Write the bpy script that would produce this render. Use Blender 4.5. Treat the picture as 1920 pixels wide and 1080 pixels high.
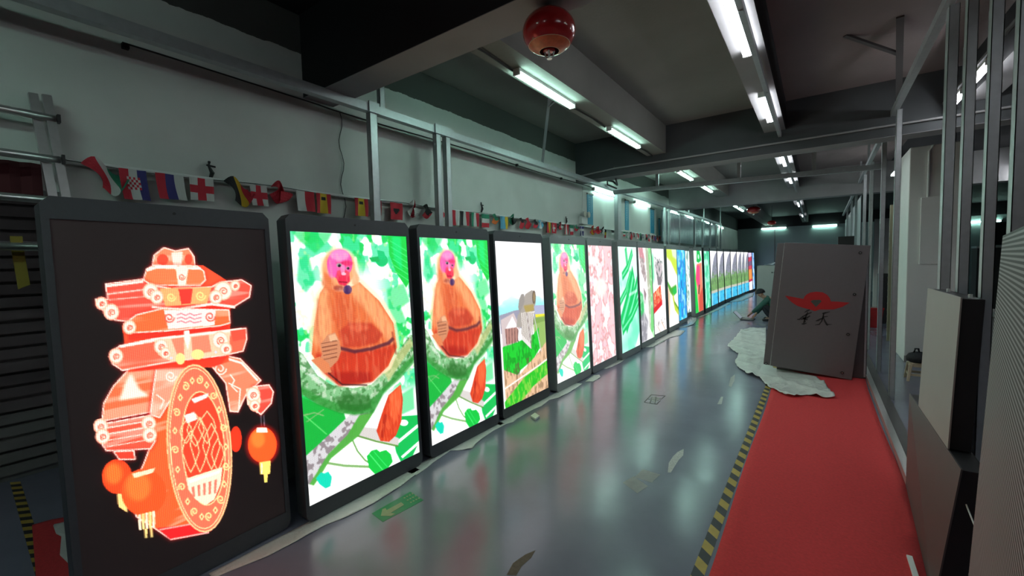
import bpy, bmesh, math, random
import numpy as np
from mathutils import Vector, Matrix

for _o in list(bpy.data.objects):
    bpy.data.objects.remove(_o, do_unlink=True)
SC = bpy.context.scene
COL = SC.collection
RND = random.Random(7)

# ------------------------------------------------------------------ camera
YAW, PITCH, ROLL, FPX, EYE = 0.620825, 0.0580086, -0.0233894, 799.3, 1.6
_w = np.array([-math.sin(YAW)*math.cos(PITCH), math.cos(YAW)*math.cos(PITCH), -math.sin(PITCH)])
_r0 = np.array([math.cos(YAW), math.sin(YAW), 0.0])
_u0 = np.cross(_r0, _w)
CR = math.cos(ROLL)*_r0 + math.sin(ROLL)*_u0
CU = -math.sin(ROLL)*_r0 + math.cos(ROLL)*_u0
CW = _w
cam_data = bpy.data.cameras.new('camera')
cam_data.sensor_width = 36.0
cam_data.lens = FPX/1920*36.0
cam_data.clip_start = 0.02
cam_data.clip_end = 200
cam = bpy.data.objects.new('camera', cam_data)
COL.objects.link(cam)
cam.matrix_world = Matrix(((CR[0], CU[0], -CW[0], 0), (CR[1], CU[1], -CW[1], 0), (CR[2], CU[2], -CW[2], EYE), (0, 0, 0, 1)))
SC.camera = cam

# ------------------------------------------------------------------ world and exposure
world = bpy.data.worlds.new('world')
SC.world = world
world.use_nodes = True
world.node_tree.nodes['Background'].inputs[0].default_value = (0.30, 0.36, 0.38, 1)
world.node_tree.nodes['Background'].inputs[1].default_value = 0.02
SC.view_settings.view_transform = 'Standard'
SC.view_settings.look = 'None'
SC.view_settings.exposure = 0.14
SC.view_settings.gamma = 1.0
SC.view_settings.use_curve_mapping = False
TUBE_POWER = 29.0
SCREEN_POWER = 1.5

# ------------------------------------------------------------------ photo-to-place measuring helpers
def _ray(px, py):
    return CW + (px-960)/FPX*CR + (540-py)/FPX*CU
def onZ(px, py, z=0.0):
    d = _ray(px, py); t = (z-EYE)/d[2]; return np.array([0, 0, EYE]) + t*d
def onX(px, py, X):
    d = _ray(px, py); t = X/d[0]; return np.array([0, 0, EYE]) + t*d
def onY(px, py, Y):
    d = _ray(px, py); t = Y/d[1]; return np.array([0, 0, EYE]) + t*d
def proj(P):
    d = np.array(P, float) - np.array([0, 0, EYE]); z = d@CW
    return 960+FPX*(d@CR)/z, 540-FPX*(d@CU)/z

# ------------------------------------------------------------------ materials
def lin(c):
    return tuple(((v/255)/12.92 if v/255 <= 0.04045 else ((v/255+0.055)/1.055)**2.4) for v in c)
MATS = {}
def mat(name, color, rough=0.6, metal=0.0, noise=0.0, nscale=8.0, bump=0.0, bscale=40.0, coat=0.0, emis=None, estr=0.0, trans=0.0, spec=None):
    if name in MATS:
        return MATS[name]
    m = bpy.data.materials.new(name); m.use_nodes = True
    nt = m.node_tree; b = nt.nodes['Principled BSDF']
    b.inputs['Base Color'].default_value = (*color, 1)
    b.inputs['Roughness'].default_value = rough
    b.inputs['Metallic'].default_value = metal
    if spec is not None:
        b.inputs['Specular IOR Level'].default_value = spec
    if coat:
        b.inputs['Coat Weight'].default_value = coat
        b.inputs['Coat Roughness'].default_value = 0.1
    if trans:
        b.inputs['Transmission Weight'].default_value = trans
    if emis:
        b.inputs['Emission Color'].default_value = (*emis, 1)
        b.inputs['Emission Strength'].default_value = estr
    tc = None
    if noise or bump:
        tc = nt.nodes.new('ShaderNodeTexCoord')
    if noise:
        n = nt.nodes.new('ShaderNodeTexNoise'); n.inputs['Scale'].default_value = nscale; n.inputs['Detail'].default_value = 5
        nt.links.new(tc.outputs['Object'], n.inputs['Vector'])
        mx = nt.nodes.new('ShaderNodeMix'); mx.data_type = 'RGBA'
        mx.inputs[6].default_value = (*[c*(1-noise) for c in color], 1)
        mx.inputs[7].default_value = (*[min(1, c*(1+noise)) for c in color], 1)
        nt.links.new(n.outputs['Fac'], mx.inputs[0]); nt.links.new(mx.outputs[2], b.inputs['Base Color'])
    if bump:
        n2 = nt.nodes.new('ShaderNodeTexNoise'); n2.inputs['Scale'].default_value = bscale; n2.inputs['Detail'].default_value = 4
        nt.links.new(tc.outputs['Object'], n2.inputs['Vector'])
        bp = nt.nodes.new('ShaderNodeBump'); bp.inputs['Strength'].default_value = bump; bp.inputs['Distance'].default_value = 0.01
        nt.links.new(n2.outputs['Fac'], bp.inputs['Height']); nt.links.new(bp.outputs['Normal'], b.inputs['Normal'])
    MATS[name] = m
    return m

def nn(nt, t, **kw):
    n = nt.nodes.new(t)
    for k, v in kw.items():
        setattr(n, k, v)
    return n

def floor_material():
    m = mat('epoxy_floor', (0.21, 0.235, 0.25), 0.2)
    nt = m.node_tree; b = nt.nodes['Principled BSDF']; L = nt.links
    tc = nn(nt, 'ShaderNodeTexCoord')
    n1 = nn(nt, 'ShaderNodeTexNoise'); n1.inputs['Scale'].default_value = 1.1; n1.inputs['Detail'].default_value = 8; n1.inputs['Roughness'].default_value = 0.65
    L.new(tc.outputs['Object'], n1.inputs['Vector'])
    cr = nn(nt, 'ShaderNodeValToRGB'); e = cr.color_ramp
    e.elements[0].position = 0.3; e.elements[0].color = (0.18, 0.19, 0.255, 1)
    e.elements[1].position = 0.72; e.elements[1].color = (0.225, 0.235, 0.31, 1)
    L.new(n1.outputs['Fac'], cr.inputs['Fac'])
    # specks and scuffs of dirt
    n2 = nn(nt, 'ShaderNodeTexNoise'); n2.inputs['Scale'].default_value = 9; n2.inputs['Detail'].default_value = 9; n2.inputs['Roughness'].default_value = 0.75
    L.new(tc.outputs['Object'], n2.inputs['Vector'])
    c2 = nn(nt, 'ShaderNodeValToRGB'); c2.color_ramp.elements[0].position = 0.70; c2.color_ramp.elements[1].position = 0.76
    L.new(n2.outputs['Fac'], c2.inputs['Fac'])
    mx = nn(nt, 'ShaderNodeMix', data_type='RGBA'); mx.inputs[7].default_value = (0.10, 0.10, 0.095, 1)
    ml = nn(nt, 'ShaderNodeMath', operation='MULTIPLY'); ml.inputs[1].default_value = 0.5
    L.new(c2.outputs['Color'], ml.inputs[0]); L.new(ml.outputs[0], mx.inputs[0])
    L.new(cr.outputs['Color'], mx.inputs[6]); L.new(mx.outputs[2], b.inputs['Base Color'])
    rr = nn(nt, 'ShaderNodeMapRange'); rr.inputs['From Min'].default_value = 0.3; rr.inputs['From Max'].default_value = 0.75
    rr.inputs['To Min'].default_value = 0.17; rr.inputs['To Max'].default_value = 0.26
    L.new(n1.outputs['Fac'], rr.inputs['Value']); L.new(rr.outputs['Result'], b.inputs['Roughness'])
    n3 = nn(nt, 'ShaderNodeTexNoise'); n3.inputs['Scale'].default_value = 3.5; n3.inputs['Detail'].default_value = 3
    L.new(tc.outputs['Object'], n3.inputs['Vector'])
    bp = nn(nt, 'ShaderNodeBump'); bp.inputs['Strength'].default_value = 0.25; bp.inputs['Distance'].default_value = 0.01
    L.new(n3.outputs['Fac'], bp.inputs['Height']); L.new(bp.outputs['Normal'], b.inputs['Normal'])
    b.inputs['Specular IOR Level'].default_value = 0.62
    return m

def wall_material():
    """white distemper up to a ragged painted edge, dark unpainted render above it"""
    m = mat('painted_wall', (0.6, 0.63, 0.6), 0.55)
    nt = m.node_tree; b = nt.nodes['Principled BSDF']; L = nt.links
    tc = nn(nt, 'ShaderNodeTexCoord')
    sp = nn(nt, 'ShaderNodeSeparateXYZ'); L.new(tc.outputs['Object'], sp.inputs[0])
    n = nn(nt, 'ShaderNodeTexNoise'); n.inputs['Scale'].default_value = 3.0; n.inputs['Detail'].default_value = 8; n.inputs['Roughness'].default_value = 0.7
    L.new(tc.outputs['Object'], n.inputs['Vector'])
    a = nn(nt, 'ShaderNodeMath', operation='MULTIPLY_ADD'); a.inputs[1].default_value = 0.07; L.new(n.outputs['Fac'], a.inputs[0]); L.new(sp.outputs['Z'], a.inputs[2])
    ge = nn(nt, 'ShaderNodeMath', operation='GREATER_THAN'); ge.inputs[1].default_value = 3.275; L.new(a.outputs[0], ge.inputs[0])
    n2 = nn(nt, 'ShaderNodeTexNoise'); n2.inputs['Scale'].default_value = 1.4; n2.inputs['Detail'].default_value = 6
    L.new(tc.outputs['Object'], n2.inputs['Vector'])
    c = nn(nt, 'ShaderNodeValToRGB'); c.color_ramp.elements[0].position = 0.35; c.color_ramp.elements[0].color = (0.54, 0.56, 0.53, 1)
    c.color_ramp.elements[1].position = 0.65; c.color_ramp.elements[1].color = (0.64, 0.66, 0.63, 1)
    L.new(n2.outputs['Fac'], c.inputs['Fac'])
    mx = nn(nt, 'ShaderNodeMix', data_type='RGBA'); mx.inputs[7].default_value = (0.07, 0.075, 0.07, 1)
    L.new(ge.outputs[0], mx.inputs[0]); L.new(c.outputs['Color'], mx.inputs[6]); L.new(mx.outputs[2], b.inputs['Base Color'])
    return m

M_floor = floor_material()
M_wall = wall_material()
M_white = mat('white_plaster', (0.84, 0.83, 0.80), 0.6, noise=0.08, nscale=2)
M_farwall = mat('far_plaster', (0.34, 0.43, 0.42), 0.6, noise=0.1, nscale=2)
M_ceil = mat('raw_concrete', (0.22, 0.22, 0.20), 0.8, noise=0.25, nscale=1.2, bump=0.2)
M_ceilw = mat('warm_concrete', (0.21, 0.17, 0.165), 0.8, noise=0.25, nscale=1.2, bump=0.2)
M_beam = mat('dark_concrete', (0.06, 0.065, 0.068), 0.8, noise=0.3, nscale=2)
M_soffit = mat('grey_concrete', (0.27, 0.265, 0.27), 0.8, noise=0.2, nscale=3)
M_black = mat('flat_black', (0.012, 0.012, 0.014), 0.8)
M_steel = mat('galvanised_steel', (0.46, 0.49, 0.50), 0.40, metal=0.45, noise=0.15, nscale=25)
M_alu = mat('aluminium', (0.62, 0.63, 0.62), 0.33, metal=0.85, noise=0.1, nscale=30)
M_case = mat('charcoal_cabinet', (0.068, 0.073, 0.082), 0.42, noise=0.1, nscale=40, bump=0.1, bscale=300)
M_casegrey = mat('grey_cabinet', (0.28, 0.30, 0.30), 0.42, noise=0.08, nscale=40)
M_crate = mat('steel_grey_powder_coat', (0.13, 0.115, 0.12), 0.42, noise=0.06, nscale=30)
M_lgrey = mat('pale_grey_panel', (0.36, 0.345, 0.33), 0.5, noise=0.04)
M_dgrey = mat('dark_grey_panel', (0.085, 0.08, 0.08), 0.45, noise=0.06)
M_blackmetal = mat('black_metal', (0.01, 0.01, 0.011), 0.5)
M_blackplastic = mat('black_plastic', (0.015, 0.015, 0.016), 0.45)
M_cable = mat('black_cable', (0.012, 0.012, 0.012), 0.6)
M_whiteplastic = mat('white_plastic', (0.7, 0.72, 0.7), 0.4)
M_carpet = mat('red_carpet', (0.66, 0.045, 0.05), 0.9, noise=0.22, nscale=60, bump=0.5, bscale=220)
M_foam = mat('white_foam_sheet', (0.70, 0.73, 0.69), 0.35, noise=0.08, nscale=12, bump=1.0, bscale=28)
M_red = mat('glossy_red', (0.42, 0.012, 0.014), 0.22, coat=0.5)
M_redcloth = mat('red_cloth', (0.42, 0.02, 0.04), 0.8)
M_tube = mat('lit_tube_greenish', (1, 1, 1), 0.4, emis=(0.58, 1.0, 0.86), estr=TUBE_POWER*1.08)
M_tube2 = mat('lit_tube_cool_white', (1, 1, 1), 0.4, emis=(0.92, 0.95, 1.0), estr=TUBE_POWER)
M_corr = mat('corrugated_grey_sheet', (0.30, 0.29, 0.28), 0.5, metal=0.2, noise=0.15, nscale=6)

# ------------------------------------------------------------------ mesh builder
class MB:
    def __init__(self):
        self.v = []; self.f = []; self.mi = []; self.mats = []; self.cur = 0
    def use(self, m):
        if m not in self.mats:
            self.mats.append(m)
        self.cur = self.mats.index(m); return self
    def add(self, vs, fs):
        k = len(self.v); self.v += [tuple(map(float, p)) for p in vs]
        for f in fs:
            self.f.append([i+k for i in f]); self.mi.append(self.cur)
        return self
    def box(self, x0, x1, y0, y1, z0, z1):
        return self.add([(x0, y0, z0), (x1, y0, z0), (x1, y1, z0), (x0, y1, z0), (x0, y0, z1), (x1, y0, z1), (x1, y1, z1), (x0, y1, z1)],
                        [(0, 3, 2, 1), (4, 5, 6, 7), (0, 1, 5, 4), (1, 2, 6, 5), (2, 3, 7, 6), (3, 0, 4, 7)])
    def bar(self, a, b, w, h=None, up=(0, 0, 1)):
        h = h or w
        a = Vector(a); b = Vector(b); d = (b-a).normalized(); up = Vector(up)
        if abs(d.dot(up)) > 0.98:
            up = Vector((0, 1, 0))
        s = d.cross(up).normalized(); t = s.cross(d).normalized()
        vs = []
        for p in (a, b):
            for sx, sy in ((-1, -1), (1, -1), (1, 1), (-1, 1)):
                vs.append(p + s*sx*w/2 + t*sy*h/2)
        return self.add(vs, [(3, 2, 1, 0), (4, 5, 6, 7), (0, 1, 5, 4), (1, 2, 6, 5), (2, 3, 7, 6), (3, 0, 4, 7)])
    def tube(self, pts, r, n=10, cap=True):
        pts = [Vector(p) for p in pts]; rings = []
        for i, p in enumerate(pts):
            d = (pts[min(i+1, len(pts)-1)] - pts[max(i-1, 0)]).normalized()
            up = Vector((0, 0, 1)) if abs(d.z) < 0.9 else Vector((0, 1, 0))
            s = d.cross(up).normalized(); t = s.cross(d)
            rr = r[i] if isinstance(r, (list, tuple)) else r
            rings.append([p + (s*math.cos(k*2*math.pi/n) + t*math.sin(k*2*math.pi/n))*rr for k in range(n)])
        vs = [q for ring in rings for q in ring]; fs = []
        for i in range(len(pts)-1):
            for k in range(n):
                a = i*n+k; b = i*n+(k+1) % n
                fs.append((a, a+n, b+n, b))
        if cap:
            fs.append(tuple(range(n))); fs.append(tuple(reversed(range((len(pts)-1)*n, len(pts)*n))))
        return self.add(vs, fs)
    def lathe(self, prof, n=32, c=(0, 0, 0)):
        vs = []; fs = []
        for r, z in prof:
            for k in range(n):
                a = 2*math.pi*k/n
                vs.append((c[0]+r*math.cos(a), c[1]+r*math.sin(a), c[2]+z))
        for i in range(len(prof)-1):
            for k in range(n):
                a = i*n+k; b = i*n+(k+1) % n
                fs.append((a, b, b+n, a+n))
        return self.add(vs, fs)
    def prism(self, pts, a, b, origin, ex, ey, ez):
        """outline pts (in ex, ey) extruded along ez from a to b"""
        o = Vector(origin); ex = Vector(ex); ey = Vector(ey); ez = Vector(ez); n = len(pts)
        vs = [o+ex*p[0]+ey*p[1]+ez*a for p in pts] + [o+ex*p[0]+ey*p[1]+ez*b for p in pts]
        fs = [tuple(reversed(range(n))), tuple(range(n, 2*n))] + [(i, (i+1) % n, n+(i+1) % n, n+i) for i in range(n)]
        return self.add(vs, fs)
    def build(self, name, material=None, parent=None, smooth=False, bevel=0.0, solid=0.0):
        me = bpy.data.meshes.new(name); me.from_pydata(self.v, [], self.f)
        mats = self.mats or [material]
        for m in mats:
            me.materials.append(m)
        if self.mats:
            me.polygons.foreach_set('material_index', self.mi)
        bm = bmesh.new(); bm.from_mesh(me)
        if not solid:
            bmesh.ops.recalc_face_normals(bm, faces=bm.faces)
        if smooth:
            for f in bm.faces:
                f.smooth = True
        bm.to_mesh(me); bm.free(); me.update()
        o = bpy.data.objects.new(name, me); COL.objects.link(o)
        if parent:
            o.parent = parent
        if bevel:
            md = o.modifiers.new('bevel', 'BEVEL'); md.width = bevel; md.segments = 2; md.limit_method = 'ANGLE'; md.angle_limit = math.radians(40)
        if solid:
            md = o.modifiers.new('solid', 'SOLIDIFY'); md.thickness = solid
        return o

def tag(o, label=None, cat=None, group=None, kind=None):
    if label: o['label'] = label
    if cat: o['category'] = cat
    if group: o['group'] = group
    if kind: o['kind'] = kind
    return o
def thing(name, loc, label, cat, group=None, rz=0.0):
    o = bpy.data.objects.new(name, None); COL.objects.link(o); o.location = loc; o.rotation_euler = (0, 0, rz)
    o.empty_display_size = 0.1
    return tag(o, label, cat, group)
def struct(o):
    o['kind'] = 'structure'; return o

# ================================================================== ROOM SHELL
WX = -3.25          # face of the left wall
CZ = 3.53           # ceiling
BZ = 2.913          # underside of the cross beams
YB, YF, XR = -3.5, 24.2, 9.0
b = MB(); b.box(-5.6, XR, YB, YF, -0.1, 0.0); struct(b.build('floor', M_floor))
# left wall with a doorway to a side bay before Y 0.47
b = MB()
b.use(M_wall).box(WX-0.2, WX, 0.47, 13.6, 0.0, CZ)
b.box(WX-0.2, WX, 13.6, YF, 0.0, 2.96)
b.use(M_black).box(WX-0.2, WX, 13.6, YF, 2.96, CZ)
b.use(M_wall)
b.box(WX-0.2, WX, YB, 0.47, 2.03, CZ)
b.box(WX-0.2, WX, YB, -1.6, 0.0, 2.03)
struct(b.build('wall_left'))
b = MB(); b.box(-5.3, -5.1, YB, 2.0, 0, 2.6)
struct(b.build('wall_side_bay', M_corr))
b = MB(); b.box(-5.1, WX-0.2, 1.6, 1.7, 0, 2.6); b.box(-5.1, WX-0.2, YB, -1.7, 0, 2.6)
struct(b.build('wall_side_bay_return', M_corr))
b = MB(); b.box(-5.3, WX-0.2, YB, 2.0, 2.6, 2.7); struct(b.build('ceiling_side_bay', M_beam))
b = MB(); b.use(M_farwall).box(WX-0.2, XR, YF, YF+0.2, 0, 3.03); b.use(M_black).box(WX-0.2, XR, YF, YF+0.2, 3.03, CZ); struct(b.build('wall_far'))
b = MB(); b.box(XR, XR+0.2, YB, YF, 0, CZ); struct(b.build('wall_right', M_black))
b = MB(); b.box(WX-0.2, XR, YB-0.2, YB, 0, CZ); struct(b.build('wall_back', M_black))
# ceiling: concrete over the two middle bays, flat black elsewhere
b = MB()
b.use(M_black).box(WX-0.2, XR, YB, 1.83, CZ, CZ+0.15)
b.use(M_ceil).box(WX-0.2, -0.34, 1.83, 12.1, CZ, CZ+0.15)
b.use(M_ceilw).box(-0.34, 1.22, 1.83, 12.1, CZ, CZ+0.15)
b.use(M_black).box(1.22, XR, 1.83, 12.1, CZ, CZ+0.15)
b.use(M_black).box(WX-0.2, XR, 12.1, YF, CZ, CZ+0.15)
struct(b.build('ceiling', M_ceil))
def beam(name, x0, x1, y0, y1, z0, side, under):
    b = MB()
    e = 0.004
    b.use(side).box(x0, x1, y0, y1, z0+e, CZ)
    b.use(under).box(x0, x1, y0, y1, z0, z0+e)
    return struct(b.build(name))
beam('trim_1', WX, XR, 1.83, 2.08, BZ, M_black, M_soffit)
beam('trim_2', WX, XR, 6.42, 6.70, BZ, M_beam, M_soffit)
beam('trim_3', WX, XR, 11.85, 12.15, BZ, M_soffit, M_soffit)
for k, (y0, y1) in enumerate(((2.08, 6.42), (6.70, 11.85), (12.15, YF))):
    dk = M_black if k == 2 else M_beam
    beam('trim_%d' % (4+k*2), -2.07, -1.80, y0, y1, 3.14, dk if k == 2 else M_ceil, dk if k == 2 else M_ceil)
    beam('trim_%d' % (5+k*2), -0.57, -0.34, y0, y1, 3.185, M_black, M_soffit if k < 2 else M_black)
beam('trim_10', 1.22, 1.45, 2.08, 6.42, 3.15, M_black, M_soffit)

# ================================================================== PICTURES SHOWN ON THE LED POSTERS
def fbm(w, h, sx, sy, seed, octs=4):
    """smooth noise 0..1 on a w x h raster, sx/sy cells across"""
    rs = np.random.RandomState(seed); out = np.zeros((h, w)); amp = 1.0; tot = 0.0
    for o in range(octs):
        gx, gy = int(sx*2**o)+2, int(sy*2**o)+2
        g = rs.rand(gy, gx)
        x = np.linspace(0, gx-1.001, w); y = np.linspace(0, gy-1.001, h)
        xi = x.astype(int); yi = y.astype(int); fx = x-xi; fy = y-yi
        fx = fx*fx*(3-2*fx); fy = fy*fy*(3-2*fy)
        a = g[yi][:, xi]*(1-fx)+g[yi][:, xi+1]*fx
        c = g[yi+1][:, xi]*(1-fx)+g[yi+1][:, xi+1]*fx
        out += amp*(a*(1-fy)[:, None]+c*fy[:, None]); tot += amp; amp *= 0.5
    return out/tot

def smooth(x, a, b):
    t = np.clip((x-a)/(b-a), 0, 1); return t*t*(3-2*t)

def homography(src, dst):
    A = []
    for (x, y), (u, v) in zip(src, dst):
        A.append([x, y, 1, 0, 0, 0, -u*x, -u*y]); A.append([0, 0, 0, x, y, 1, -v*x, -v*y])
    s = np.linalg.solve(np.array(A, float), np.array([c for p in dst for c in p], float))
    return np.append(s, 1).reshape(3, 3)

class Paint:
    """a small raster painter; coordinates are 0..1 across and down unless a map is set"""
    def __init__(self, w, h, bg=(0, 0, 0)):
        self.w, self.h = w*2, h*2
        self.im = np.zeros((self.h, self.w, 3)) + np.array(bg, float)
        self.map = None
        ys, xs = np.mgrid[0:self.h, 0:self.w]
        self.X = (xs+0.5)/self.w; self.Y = (ys+0.5)/self.h
    def setmap(self, quad, ox=0, oy=0, s=1.0):
        """quad: picture corners TL,TR,BR,BL in the measuring frame; points then given as crop coordinates"""
        q = [((x-ox)*s, (y-oy)*s) for x, y in quad]
        self.map = homography(q, [(0, 0), (1, 0), (1, 1), (0, 1)])
    def T(self, pts):
        p = np.array(pts, float)
        if self.map is None:
            return p
        q = np.c_[p, np.ones(len(p))]@self.map.T
        return q[:, :2]/q[:, 2:]
    def blend(self, m, c, a=1.0):
        m = (m*a)[..., None]; c = np.array(c, float) if not isinstance(c, np.ndarray) else c
        self.im = self.im*(1-m)+c*m
    def pmask(self, pts):
        p = self.T(pts); x = p[:, 0]; y = p[:, 1]
        m = np.zeros((self.h, self.w), bool); j = len(p)-1
        for i in range(len(p)):
            if y[i] != y[j]:
                c = ((y[i] > self.Y) != (y[j] > self.Y)) & (self.X < (x[j]-x[i])*(self.Y-y[i])/(y[j]-y[i])+x[i])
                m ^= c
            j = i
        return m.astype(float)
    def soft(self, m, r):
        if r < 1: return m
        for ax in (0, 1):
            k = np.ones(2*r+1)/(2*r+1)
            m = np.apply_along_axis(lambda v: np.convolve(v, k, 'same'), ax, m)
        return m
    def poly(self, pts, c, a=1.0, soft=0, tex=None):
        m = self.pmask(pts)
        if soft: m = self.soft(m, soft)
        if tex is not None: m = m*tex
        self.blend(m, c, a); return m
    def ell(self, cx, cy, rx, ry, c, a=1.0, soft=0, rot=0.0, tex=None):
        t = np.linspace(0, 2*math.pi, 28, endpoint=False); cr, sr = math.cos(rot), math.sin(rot)
        pts = [(cx+rx*math.cos(k)*cr-ry*math.sin(k)*sr, cy+rx*math.cos(k)*sr+ry*math.sin(k)*cr) for k in t]
        return self.poly(pts, c, a, soft, tex)
    def line(self, pts, wd, c, a=1.0, closed=False, soft=0):
        """stroke; width in the same units as the points"""
        pts = [np.array(p, float) for p in pts]
        if closed: pts = pts+[pts[0]]
        m = np.zeros((self.h, self.w))
        for p, q in zip(pts[:-1], pts[1:]):
            d = q-p; n = np.hypot(*d)
            if n == 0: continue
            d = d/n; s = np.array([-d[1], d[0]])*wd/2; e = d*wd*0.3
            m = np.maximum(m, self.pmask([p-e+s, q+e+s, q+e-s, p-e-s]))
        if soft: m = self.soft(m, soft)
        self.blend(m, c, a)
    def spiral(self, cx, cy, r, wd, c, a=1.0, turns=1.5, ph=0.0, sx=1.0):
        n = int(14*turns)
        self.line([(cx+sx*r*(1-0.75*k/n)*math.cos(ph+2*math.pi*turns*k/n), cy+r*(1-0.75*k/n)*math.sin(ph+2*math.pi*turns*k/n)) for k in range(n+1)], wd, c, a)
    def out(self):
        im = self.im.reshape(self.h//2, 2, self.w//2, 2, 3).mean(axis=(1, 3))
        v = np.clip(im/255.0, 0, 1.2)
        return np.where(v <= 0.04045, v/12.92, ((v+0.055)/1.055)**2.4)

WHITE = (255, 255, 255)
def pic_lantern(quad):
    P = Paint(210, 410, (0, 0, 0)); P.setmap(quad, 160, 450, 1.862)
    RD, OR, HOT, GD, PK = (255, 62, 38), (255, 112, 48), (255, 244, 228), (255, 232, 140), (255, 130, 95)
    hz = fbm(P.w, P.h, 3, 60, 3, 2)
    def blk(pts, c, hot=None):
        P.line(pts, 16, (190, 16, 10), 0.35, closed=True, soft=4)
        m = P.poly(pts, c)
        P.blend(m*smooth(hz, 0.55, 0.72), HOT, 0.35)
        P.line(pts, 4, HOT, 0.95, closed=True)
    def scroll(x, y, r):
        P.ell(x, y, r+5, r+7, (255, 190, 160)); P.ell(x, y, r, r+2, (255, 236, 214))
        P.spiral(x, y, r, 4, (255, 250, 225)); P.spiral(x+3, y+2, r*0.6, 4, (190, 60, 40), 0.8, ph=2)
    # hanging lanterns behind
    P.ell(525, 695, 20, 45, (240, 50, 20))
    P.ell(112, 825, 52, 60, (240, 70, 25)); P.ell(100, 815, 30, 36, (255, 140, 50), 0.6, soft=4)
    P.poly([(112, 885), (145, 885), (148, 950), (118, 930)], GD)
    # drum body and skirts
    blk([(150, 455), (290, 425), (240, 500), (230, 600), (60, 632), (66, 570), (100, 510)], (255, 105, 62))
    P.poly([(160, 465), (190, 520), (225, 545), (120, 560), (140, 500)], (255, 245, 225), 0.95, soft=3)
    blk([(250, 470), (300, 430), (362, 432), (400, 1020), (300, 1045), (250, 1010), (180, 965), (150, 900), (205, 780), (235, 700), (228, 600)], (250, 92, 40))
    blk([(470, 400), (540, 415), (612, 490), (560, 540), (532, 600), (505, 598), (490, 500), (440, 440)], (255, 128, 92))
    P.line([(480, 410), (545, 430), (600, 490)], 7, HOT); P.line([(500, 500), (540, 520), (535, 590)], 4, HOT)
    blk([(250, 440), (300, 425), (352, 440), (320, 520), (260, 620), (228, 610), (236, 540)], (250, 150, 120))
    P.spiral(298, 475, 20, 4, HOT); P.spiral(470, 450, 22, 4, HOT); P.line([(250, 540), (275, 560), (262, 590)], 4, HOT)
    P.line([(505, 470), (520, 490), (510, 510), (530, 530)], 4, HOT)
    P.poly([(238, 88), (412, 90), (505, 150), (505, 330), (500, 425), (440, 445), (300, 445), (150, 462), (130, 300), (238, 240), (232, 150)], (232, 78, 42)); P.poly([(240, 225), (500, 225), (500, 245), (180, 268)], (150, 25, 18), 0.6, soft=2); P.poly([(150, 322), (500, 295), (500, 318), (150, 352)], (150, 25, 18), 0.6, soft=2); P.poly([(200, 405), (500, 400), (470, 440), (170, 458)], (170, 35, 22), 0.6, soft=2)
    # lower lantern
    P.ell(205, 880, 78, 82, (240, 80, 28)); P.ell(185, 860, 44, 50, (255, 138, 55), 0.6, soft=5)
    P.poly([(165, 815), (245, 795), (235, 812), (172, 830)], (255, 235, 190))
    for k in range(5):
        P.poly([(186+k*12, 958-k*3), (195+k*12, 956-k*3), (196+k*12, 1010-k*2), (188+k*12, 1012-k*2)], (255, 240, 150) if k % 2 else (255, 250, 210))
    P.poly([(206, 1008), (216, 1006), (218, 1038), (210, 1040)], GD); P.poly([(226, 1004), (234, 1003), (237, 1036), (229, 1037)], GD)
    # roof tiers
    blk([(235, 90), (240, 55), (275, 28), (315, 40), (360, 31), (380, 60), (382, 92)], (255, 130, 90))
    P.poly([(300, 45), (340, 42), (335, 92), (308, 92)], HOT, 0.85); P.ell(270, 70, 20, 20, (250, 70, 45)); P.ell(360, 68, 14, 18, (250, 70, 45))
    blk([(205, 135), (215, 102), (240, 90), (390, 92), (413, 110), (419, 140), (400, 160), (215, 158)], (255, 118, 68))
    P.line([(218, 106), (250, 96), (400, 100)], 9, HOT); P.poly([(315, 95), (360, 95), (350, 162), (325, 162)], (255, 240, 215)); P.spiral(337, 130, 12, 3, (200, 70, 50))
    blk([(72, 155), (200, 138), (235, 160), (300, 170), (440, 165), (470, 148), (545, 140), (578, 160), (572, 200), (520, 232), (440, 222), (330, 240), (150, 285), (105, 280), (40, 228), (38, 208), (80, 208)], (245, 75, 58))
    P.line([(75, 162), (200, 146)], 8, HOT); P.line([(80, 190), (220, 172)], 4, HOT, 0.8); P.line([(85, 210), (230, 196)], 4, HOT, 0.6)
    P.poly([(260, 170), (440, 165), (425, 222), (280, 232)], (250, 170, 105)); P.poly([(325, 172), (375, 170), (368, 222), (335, 226)], (225, 50, 40))
    P.spiral(300, 200, 16, 4, GD); P.spiral(402, 195, 18, 4, GD); P.line([(235, 235), (330, 242), (440, 225), (520, 236)], 7, HOT)
    for x, y, r in ((58, 222, 16), (92, 252, 22), (228, 180, 22), (250, 200, 18), (480, 178, 26), (455, 200, 18), (522, 160, 12)): scroll(x, y, r)
    blk([(135, 295), (180, 262), (270, 240), (500, 245), (505, 290), (470, 300), (280, 318), (145, 325)], (250, 100, 48))
    P.poly([(275, 245), (455, 243), (450, 298), (290, 312)], (255, 235, 225)); P.spiral(293, 272, 18, 5, (225, 90, 75)); P.spiral(435, 268, 18, 5, (225, 90, 75))
    for k in range(3): P.line([(320, 262+k*13), (335, 257+k*13), (350, 264+k*13), (365, 257+k*13), (380, 264+k*13), (405, 258+k*13)], 4, (215, 110, 130))
    scroll(155, 305, 18)
    blk([(120, 370), (240, 345), (560, 308), (563, 345), (550, 388), (490, 402), (300, 425), (130, 455), (95, 432), (90, 398)], (250, 98, 70))
    P.line([(125, 372), (245, 350), (555, 315)], 9, HOT); P.poly([(240, 350), (505, 322), (500, 400), (300, 425), (255, 400)], (255, 200, 165))
    P.poly([(300, 345), (345, 340), (345, 410), (320, 400)], (245, 130, 100)); P.poly([(370, 340), (430, 332), (440, 390), (375, 400)], (245, 130, 100))
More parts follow.
